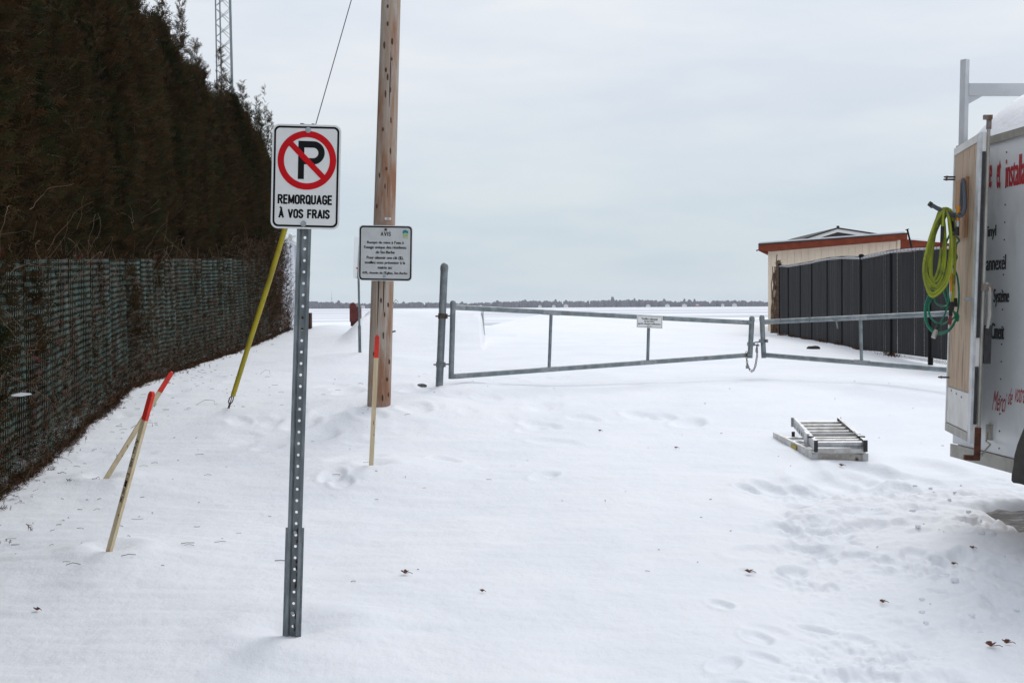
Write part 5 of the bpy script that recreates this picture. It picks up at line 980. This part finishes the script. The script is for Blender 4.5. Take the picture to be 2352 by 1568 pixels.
def make_cedar(seed, n_=13500, H=5.5):
    r = np.random.default_rng(seed); th = r.uniform(0, 2 * math.pi, n_); z = H * r.uniform(0.0, 1, n_) ** .92
    lead = [(r.uniform(-.62, .62), r.uniform(-.5, .5), r.choice([.93, .98, 1.03, 1.10]) + r.uniform(-.03, .03)) for _ in range(16)]
    rad0 = np.interp(z / H, [0, .1, .5, .76, .85, .93, 1.0], [.62, .80, .84, .74, .52, .30, .12]); lump = 1 + .22 * fbm(np.cos(th) * 1.6 + seed, z * 1.1 + np.sin(th) * 1.6, 3, seed)
    rr = rad0 * lump * (1 - np.abs(r.normal(0, .13, n_))); P = np.stack([rr * np.cos(th), rr * np.sin(th), z], 1)
    o_ = np.stack([np.cos(th), np.sin(th), np.full(n_, .35)], 1); L = r.uniform(.08, .19, n_)
    # many upright leaders of uneven height at the top
    for (lx, ly, lh) in lead:
        m_ = 300; t0 = lh - (lh - .66) * r.uniform(0, 1, m_) ** .8; rr2 = np.maximum(.26 * ((lh - t0) / (lh - .62)) ** .8, .012) * r.uniform(.1, 1.1, m_); a2 = r.uniform(0, 2 * math.pi, m_); bend = (t0 - .66) * r.normal(0, .25)
        P = np.vstack([P, np.stack([lx + bend + rr2 * np.cos(a2), ly + rr2 * np.sin(a2), t0 * H], 1)]); o_ = np.vstack([o_, np.stack([np.cos(a2) * .8, np.sin(a2) * .8, np.full(m_, .8)], 1)]); L = np.concatenate([L, r.uniform(.07, .17, m_)])
    V, F, k = sprays(P, o_, L, seed + 50)
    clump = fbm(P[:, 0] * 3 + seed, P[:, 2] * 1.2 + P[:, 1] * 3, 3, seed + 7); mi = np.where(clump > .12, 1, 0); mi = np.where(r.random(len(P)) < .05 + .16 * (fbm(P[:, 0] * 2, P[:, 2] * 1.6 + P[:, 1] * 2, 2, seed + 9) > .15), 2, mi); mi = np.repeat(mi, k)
    # thin bare twigs
    nt_ = 70; th = r.uniform(0, 2 * math.pi, nt_); z = H * r.uniform(.05, .97, nt_); q_ = np.interp(z / H, [0, .5, .75, .9, 1.0], [.66, .78, .60, .36, .10]); A_ = np.stack([q_ * np.cos(th), q_ * np.sin(th), z], 1)
    B_ = A_ + np.stack([np.cos(th) * .12, np.sin(th) * .12, np.full(nt_, .10)], 1) * r.uniform(.3, 1.1, (nt_, 1)) + r.normal(0, .07, (nt_, 3)); Vt, Ft = prisms(A_, B_, .0022)
    Ft3 = np.vstack([Ft[:, [0, 1, 2]], Ft[:, [0, 2, 3]]]) + len(V); V = np.vstack([V, Vt]); F = np.vstack([F, Ft3]); mi = np.concatenate([mi, np.full(len(Ft3), 3)])
    # added opaque core, its near-black colour standing for shade inside the crown
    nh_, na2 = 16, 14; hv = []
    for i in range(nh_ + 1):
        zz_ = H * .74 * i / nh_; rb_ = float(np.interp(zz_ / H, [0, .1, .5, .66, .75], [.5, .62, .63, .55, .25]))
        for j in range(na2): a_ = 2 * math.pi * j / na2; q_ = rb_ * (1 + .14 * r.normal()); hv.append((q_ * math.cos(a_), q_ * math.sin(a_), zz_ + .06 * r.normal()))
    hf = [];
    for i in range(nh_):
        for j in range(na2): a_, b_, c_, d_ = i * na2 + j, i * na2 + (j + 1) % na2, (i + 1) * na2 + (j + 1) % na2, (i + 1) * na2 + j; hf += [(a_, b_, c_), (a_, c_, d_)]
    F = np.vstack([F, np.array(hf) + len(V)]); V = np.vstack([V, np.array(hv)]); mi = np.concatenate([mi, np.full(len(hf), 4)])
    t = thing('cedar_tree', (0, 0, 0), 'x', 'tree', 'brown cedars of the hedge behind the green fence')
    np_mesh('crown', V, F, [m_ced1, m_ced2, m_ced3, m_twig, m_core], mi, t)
    q = MB(); q.tube([(0, 0, -.3), (.02, 0, 1.2), (-.03, .02, 3), (0, 0, H * .86)], [.07, .06, .045, .012], 8); q.build('trunk', m_bark, t, smooth=True)
    return t
protos = [make_cedar(s_) for s_ in (101, 202, 303, 404)]
FL = [(-2.2, 1.0), (-2.95, 5.0), (-3.84, 9.0), (-4.35, 11.8), (-5.24, 18.6), (-5.52, 24.0), (-5.68, 30.5)]
FLa = np.array(FL); fs = np.concatenate([[0], np.cumsum(np.linalg.norm(np.diff(FLa, axis=0), axis=1))])
def fl_pt(s_): return np.array([np.interp(s_, fs, FLa[:, 0]), np.interp(s_, fs, FLa[:, 1])])
ntree = 29; hs = random.Random(3)
hts = {}
for i in range(ntree):
    s_ = 1.0 + i * (fs[-1] - 1.1) / (ntree - 1); p = fl_pt(s_); d_ = nv(fl_pt(s_ + .1) - fl_pt(s_ - .1)); off = np.array([-d_[1], d_[0]]) * (.87 + hs.uniform(-.06, .10)); x, y = p + off
    k = i % 4; o = protos[k] if i < 4 else copy_tree(protos[k], (0, 0, 0)); o.location = (x, y, gz(x, y) - .05); o.rotation_euler.z = hs.uniform(0, 6.28) ; sc_ = (.90, 1.10, .97, 1.03, 1.12, .93)[i % 6] * hs.uniform(.97, 1.03); o.scale = (1.02, 1.02, sc_)
    if i == ntree - 1: o['label'] = 'brown cedar at the far end of the hedge, next to the white shed'; o.scale = (.85, .85, .90)
    elif i == ntree - 2: o['label'] = 'second last brown cedar of the hedge, next but one to the white shed'; o.scale = (.95, .95, .97)
    if i > ntree - 8: o.scale = (o.scale[0], o.scale[1], o.scale[2] * (.95 if i < ntree - 2 else 1.02))
    if i >= ntree - 2: pass
    elif i > ntree - 8: o['label'] = 'brown cedar in the far, lower-looking stretch of the hedge behind the yellow guard'; o['group'] = 'far cedars of the hedge'
    elif i > 13: o['label'] = 'brown cedar in the middle stretch of the hedge below the lattice tower'; o['group'] = 'middle cedars of the hedge'
    else: o['label'] = 'tall brown cedar in the near stretch of the hedge at the left edge'; o['group'] = 'near cedars of the hedge'
# second row for depth of the outline
# ---------------------------------------------------------------- green chain-link fence
t = thing('green_fence', (FL[2][0], FL[2][1], gz(*FL[2])), 'green vinyl chain-link fence overgrown with dead brush at the foot of the hedge', 'fence')
def ftop(y): return CAMZ + (703 - 591) * K * y
stations = np.arange(0, 27.4, 1.0); Vs, Fs, nvv = [], [], 0
for a_, b_ in zip(stations[:-1], stations[1:]):
    pa, pb_ = fl_pt(a_), fl_pt(b_); A = [np.array([pa[0], pa[1], max(ftop(pa[1]), .4)]), np.array([pb_[0], pb_[1], max(ftop(pb_[1]), .4)]), np.array([pa[0], pa[1], gz(*pa) - .02]), np.array([pb_[0], pb_[1], gz(*pb_) - .02])]
    Vw, Fw = mesh_panel(A[0], A[1], A[2], A[3], .062, .0036, .0, over=0, wav=.006); Vs.append(Vw); Fs.append(Fw + nvv); nvv += len(Vw)
tag(np_mesh('wire_mesh', np.vstack(Vs), np.vstack(Fs), m_teal_wire, parent=t, base=WL[t.name]), kind='stuff')
for s_ in np.arange(1.2, 22.0, 3.0):
    p = fl_pt(s_); q = MB(); q.tube([(p[0] - .06, p[1] + .02, gz(*p) - .3), (p[0] - .06, p[1] + .02, ftop(p[1]) - .02)], .024, 10); q.build('post', m_greenpost, t, smooth=True)
# brush growing through the wire
r = np.random.default_rng(77); n_ = 33000; s_ = fs[-1] * r.uniform(0, 1, n_) ** .95; X_ = np.interp(s_, fs, FLa[:, 0]); Y_ = np.interp(s_, fs, FLa[:, 1]); g_ = GH(X_, Y_); top_ = CAMZ + 112 * K * Y_
v_ = np.where(r.random(n_) < .04, r.normal(1.0, .03, n_), r.beta(.9, 1.25, n_)); v_ = np.where(s_ > 23.8, r.uniform(0, 1.2, n_), v_); cov = fbm(s_ * .9, v_ * 2.2, 3, 9); keep = cov * .6 + .02 + .5 * (v_ < .22) + r.normal(0, .35, n_) + (.3 * (1 - v_)) + np.where(s_ > 23.8, .6, 0) > -.02
s_, X_, Y_, g_, top_, v_ = [q_[keep] for q_ in (s_, X_, Y_, g_, top_, v_)]; n_ = len(s_)
P = np.stack([X_ + np.where(r.random(n_) < .40, .015, -.07) + r.normal(0, .035, n_) + .045 * (1 - v_) ** 3 + np.where(s_ > 23.8, .05, 0), Y_, g_ + (top_ - g_) * v_], 1)
V1, F1, k1 = sprays(P[: n_ * 2 // 3], np.tile([.5, -.3, .2], (n_ * 2 // 3, 1)) + 0, r.uniform(.05, .11, n_ * 2 // 3), 5); mi = np.repeat(r.choice([0, 1, 2, 3], n_ * 2 // 3, p=[.5, .22, .22, .06]), k1)
Pq = P[n_ * 2 // 3:]; nn_ = len(Pq); B_ = Pq + np.stack([r.normal(.03, .04, nn_), r.normal(0, .09, nn_), r.normal(.03, .10, nn_)], 1); Vt, Ft = prisms(Pq, B_, .0016)
Ft3 = np.vstack([Ft[:, [0, 1, 2]], Ft[:, [0, 2, 3]]]) + len(V1)
o = np_mesh('dead_brush', np.vstack([V1, Vt]), np.vstack([F1, Ft3]), [m_ced1, m_brush1, m_ced3, m_brush3, m_brush2], np.concatenate([mi, np.full(len(Ft3), 4)]))
tag(o, 'tangle of dead brown twigs and leaves grown through the green fence', 'brush', kind='stuff')
# long curling vines
q = MB()
for k in range(110):
    ss = hs.uniform(6.5, fs[-1]); p = fl_pt(ss); z_ = gz(*p) + hs.uniform(.0, 2.2) if k % 3 else ftop(p[1]) + hs.uniform(-.3, .35); c = np.array([p[0] + .1, p[1], z_]); P = [c]; d_ = nv(np.array([hs.uniform(-.1, .4), hs.uniform(-1, 1), hs.uniform(-.8, .7)]))
    for i in range(9): P.append(P[-1] + d_ * .07); d_ = nv(d_ + np.array([hs.uniform(-.25, .25), hs.uniform(-.5, .5), hs.uniform(-.5, .35)])); 
    q.tube(P, [.0028 - .0002 * i for i in range(10)], 4)
o = q.build('bare_vines', m_brush2); tag(o, 'thin tan bare vines curling out of the hedge over the green fence', 'vines', kind='stuff')
q = MB(); c = np.array([*fl_pt(np.interp(9.3, FLa[:, 1], fs)), 0]); c = at(38, 905, 9.15); c[0] += .03; q.prism([c + [-.05, -.05, 0], c + [.0, 0, .012], c + [.05, .05, .004], c + [.06, .06, -.008], c + [0, 0, -.018], c + [-.05, -.05, -.012]], (1, -.2, .1), .006); tag(q.build('plastic_scrap', m_trim, base=c), 'torn white plastic scrap caught on the green fence at the left edge', 'scrap')
# bare shrub between hedge end and shed
def shrub(name, base, n_, h, spread, m_, label, cat, lean=(0, 0), seed=1, r0=.006):
    rr_ = random.Random(seed); q = MB(); base = np.array(base)
    for i in range(n_):
        d_ = nv(np.array([rr_.uniform(-spread, spread) + lean[0], rr_.uniform(-spread, spread) + lean[1], 1])); P = [base + [rr_.uniform(-.1, .1), rr_.uniform(-.1, .1), -.1]]; L = h * rr_.uniform(.5, 1) / 7
        for k in range(7):
            P.append(P[-1] + d_ * L); d_ = nv(d_ + np.array([rr_.uniform(-.25, .25), rr_.uniform(-.25, .25), rr_.uniform(-.15, .1)]))
            if k > 1 and rr_.random() < .8: e = nv(d_ + np.array([rr_.uniform(-1, 1), rr_.uniform(-1, 1), rr_.uniform(-.2, .4)])); q.tube([P[-1], P[-1] + e * L * .8, P[-1] + e * L * 1.3 + [0, 0, L * .3]], [r0 * .6, r0 * .4, r0 * .2], 4)
        q.tube(P, [r0 * (1 - .1 * k) for k in range(8)], 4)
    o = q.build(name, m_, base=base); return tag(o, label, cat)
for k, (xd, yd, D_, hh) in enumerate(((652, 762, 30.5, 1.5), (661, 760, 31.5, 1.1))):
    b_ = at(xd, yd, D_); b_[2] = gz(b_[0], b_[1]); shrub('bare_shrub', b_, 22, hh, .28, m_twig, ('leafless shrub with thin shoots at the far end of the hedge' if k == 0 else 'smaller leafless shrub in front of the white shed'), 'shrub', (.06, 0), seed=k + 3)
# climbing vine on the cream building corner
q = MB(); rr_ = random.Random(12)
for i in range(46):
    x = rr_.choice((rr_.gauss(372, 10), rr_.gauss(350, 18), rr_.gauss(325, 14))); P = []; y = 1090
    ytop = rr_.uniform(380, 760) if x > 345 else rr_.uniform(330, 900)
    while y > ytop: P.append(z7(x, y, 37.6 + rr_.uniform(-.1, .1))); x += rr_.uniform(-9, 9) + (1.2 if x < 360 else -1.2); y -= 55
    if len(P) > 2: q.tube(P, .016, 4)
for i in range(1100):
    y = 1085 - 650 * rr_.random() ** .9; x = rr_.gauss(372, 9) + (1 if y > 700 else -1) * 0; c = z7(x, y, 37.5 + rr_.uniform(-.15, .15)); d_ = nv(np.array([rr_.gauss(0, 1), rr_.gauss(0, 1), rr_.gauss(0, .8)])) * rr_.uniform(.05, .14); e = nv(np.cross(d_, (0, 1, .1))) * .015
    q.add([c - e, c + e, c + d_], [(0, 1, 2)])
o = q.build('climbing_vine', [m_brush2], base=z7(370, 1085, 37.6)); tag(o, 'leafless brown vine climbing the left corner of the cream building', 'vine')
# dry grass tufts along the foot of the charcoal fence
q = MB()
for k in range(1500):
    f = rr_.uniform(.0, 1); i = int(f * 7.2); fr = f * 7.2 - i; c = bots[i] * (1 - fr) + bots[i + 1] * fr + np.array([rr_.gauss(-.02, .05), rr_.gauss(-.05, .05), 0]); c[2] = gz(c[0], c[1]) - .01
    if math.sin(f * 40) + rr_.uniform(-.8, 1) < 0: continue
    d_ = np.array([rr_.gauss(0, .05), rr_.gauss(0, .05), rr_.uniform(.03, .13)]); q.add([c - [.006, 0, 0], c + [.006, 0, 0], c + d_], [(0, 1, 2)])
tag(q.build('dry_grass', m_brush1), 'dry brown grass along the foot of the charcoal fence', 'grass', kind='stuff')
# ---------------------------------------------------------------- litter on the snow
def leaf(xd, yd, size, label, rot):
    p = on_ground(xd, yd); q = MB(); P = []
    for k in range(14):
        th = 2 * math.pi * k / 14; rr2 = size * .85 * (1.0 if k % 3 else .5) * random.uniform(.6, 1.15); P.append(p + [rr2 * math.cos(th + rot), rr2 * math.sin(th + rot) * .8, .012 + .35 * size * abs(math.sin(th * 1.5 + rot)) + .006])
    ctr = p + [0, 0, .010]; q.add([ctr] + P, [(0, 1 + k, 1 + (k + 1) % 14) for k in range(14)]); q.tube([p + [0, 0, .01], p + [size * .9, -size * .6, .02], p + [size * 1.4, -size * .5, .012]], .0018, 4)
    tag(q.build('dead_leaf', m_leaf, base=p, solid=.0012), label, 'leaf', 'fallen leaves on the snow')
for xd, yd, s_, lb in ((85, 1405, .020, 'small curled brown leaf on the snow at the lower left'), (930, 1320, .032, 'brown leaf on the open snow right of the no parking post'), (2275, 1488, .034, 'larger reddish maple leaf at the lower right corner'), (2311, 1481, .026, 'smaller reddish leaf right of the large maple leaf at the lower right'),
                       (2233, 1262, .018, 'dark curled leaf on trampled snow below the trailer'), (1720, 1318, .026, 'dark leaf sunk in the snow left of the trampled area'), (2190, 1299, .016, 'tiny dark leaf on the trampled snow, lower left of the bare patch'), (2027, 1387, .020, 'curled brown leaf in the middle of the trampled snow'),
                       (1552, 1031, .022, 'small brown leaf on the snow left of the ladder'), (1377, 992, .022, 'small dark leaf on the snow below the gate'), (1107, 1362, .014, 'tiny reddish leaf on the snow between post and lower edge'), (1333, 1064 + 1, .030, 'dark leaf hmm')):
    if lb.endswith('hmm'): continue
    leaf(xd, yd, s_, lb, random.uniform(0, 6))
p = on_ground(1925 + 5, 1071); 
leaf(1932, 1072, .028, 'dark leaf on the snow just in front of the ladder', 1.0)
# countless twigs, needles and crumbs of bark
q = MB(); r2 = random.Random(9)
def bit(x, y, L, w=.0016):
    z = gz(x, y); th = r2.uniform(0, math.pi); d_ = np.array([math.cos(th), math.sin(th) * .6, r2.uniform(-.05, .25)]) * L; P = [np.array([x, y, z + .004])]; P += [P[0] + d_ * .5 + [r2.uniform(-.15, .15) * L, r2.uniform(-.2, .2) * L, L * r2.uniform(0, .06)], P[0] + d_ * [1, 1, .2]]; q.tube(P, w, 4, cap=False)
for i in range(190):
    Y = r2.uniform(6.6, 19) ; fx_ = float(np.interp(Y, FLa[:, 1], FLa[:, 0])); dx_ = r2.expovariate(1 / 1.1) + .1; bit(fx_ + dx_, Y, r2.uniform(.02, .09), r2.uniform(.001, .002))
for i in range(60): bit(r2.uniform(-3, 5), r2.uniform(6.5, 16), r2.uniform(.008, .035), r2.uniform(.001, .002))
for (xd, yd, L) in ((450, 932, .22), (300, 985, .2), (598, 860, .12)):
    p = on_ground(xd, yd); th = r2.uniform(-.4, .8); q.tube([p + [0, 0, .01], p + [L * .4 * math.cos(th), .1, .06], p + [L * .9 * math.cos(th), .15, .05], p + [L * math.cos(th), .1, .005]], .002, 4)
tag(q.build('twig_litter', m_brush1), 'scattered twigs and bark crumbs on the snow', 'twigs', kind='stuff')
# fringe of dead leaves where hedge meets snow
n_ = 10500; r = np.random.default_rng(8); s_ = fs[-1] * r.uniform(0, 1, n_); X_ = np.interp(s_, fs, FLa[:, 0]) + np.abs(r.normal(0, .035, n_)) * (1 + .8 * np.sin(s_ * 3.1)) * (1 + (r.random(n_) < .03) * 4); Y_ = np.interp(s_, fs, FLa[:, 1]); P = np.stack([X_, Y_, GH(X_, Y_) + np.abs(r.normal(0, .03, n_))], 1)
V1, F1, k1 = sprays(P, np.tile([.4, -.2, .1], (n_, 1)), r.uniform(.03, .08, n_), 15); o = np_mesh('leaf_fringe', V1, F1, [m_brush1, m_ced3, m_ced1], np.repeat(r.choice([0, 1, 2], n_, p=[.4, .3, .3]), k1)); tag(o, 'fringe of dead leaves where the hedge meets the snow', 'leaves', kind='stuff')
# snow chunks in the trampled area
q = MB()
for i in range(170):
    x, y = r2.uniform(1.5, 4.4), r2.uniform(4.6, 9.4)
    if x < 1.6 + (y - 4.5) * .3: continue
    s_ = r2.uniform(.006, .022); z = gz(x, y); q.ball((x, y, z + s_ * .3), (s_ * r2.uniform(.8, 1.6), s_ * r2.uniform(.8, 1.4), s_ * .8), 6, 4)
tag(q.build('snow_crumbs', m_snow, smooth=True), 'loose crumbs of snow over the trampled area', 'snow crumbs', kind='stuff')
# ---------------------------------------------------------------- haze
q = MB(); q.box((-2600, -60, -4.2), (5200, 0, 0), (0, 4000, 0), (0, 0, 34))
mh = bpy.data.materials.new('haze'); mh.use_nodes = True; mh.node_tree.nodes.clear(); ho = N(mh.node_tree, 'ShaderNodeOutputMaterial'); pv_ = N(mh.node_tree, 'ShaderNodeVolumePrincipled')
pv_.inputs['Color'].default_value = (.86, .92, 1.0, 1); pv_.inputs['Density'].default_value = .00011; pv_.inputs['Anisotropy'].default_value = .2; mh.node_tree.links.new(pv_.outputs[0], ho.inputs['Volume'])
o = q.build('haze', mh); tag(o, 'thin winter haze over the lake', 'haze', kind='stuff')
S.cycles.volume_bounces = 1
print('tris', sum(len(m.polygons) for m in bpy.data.meshes))
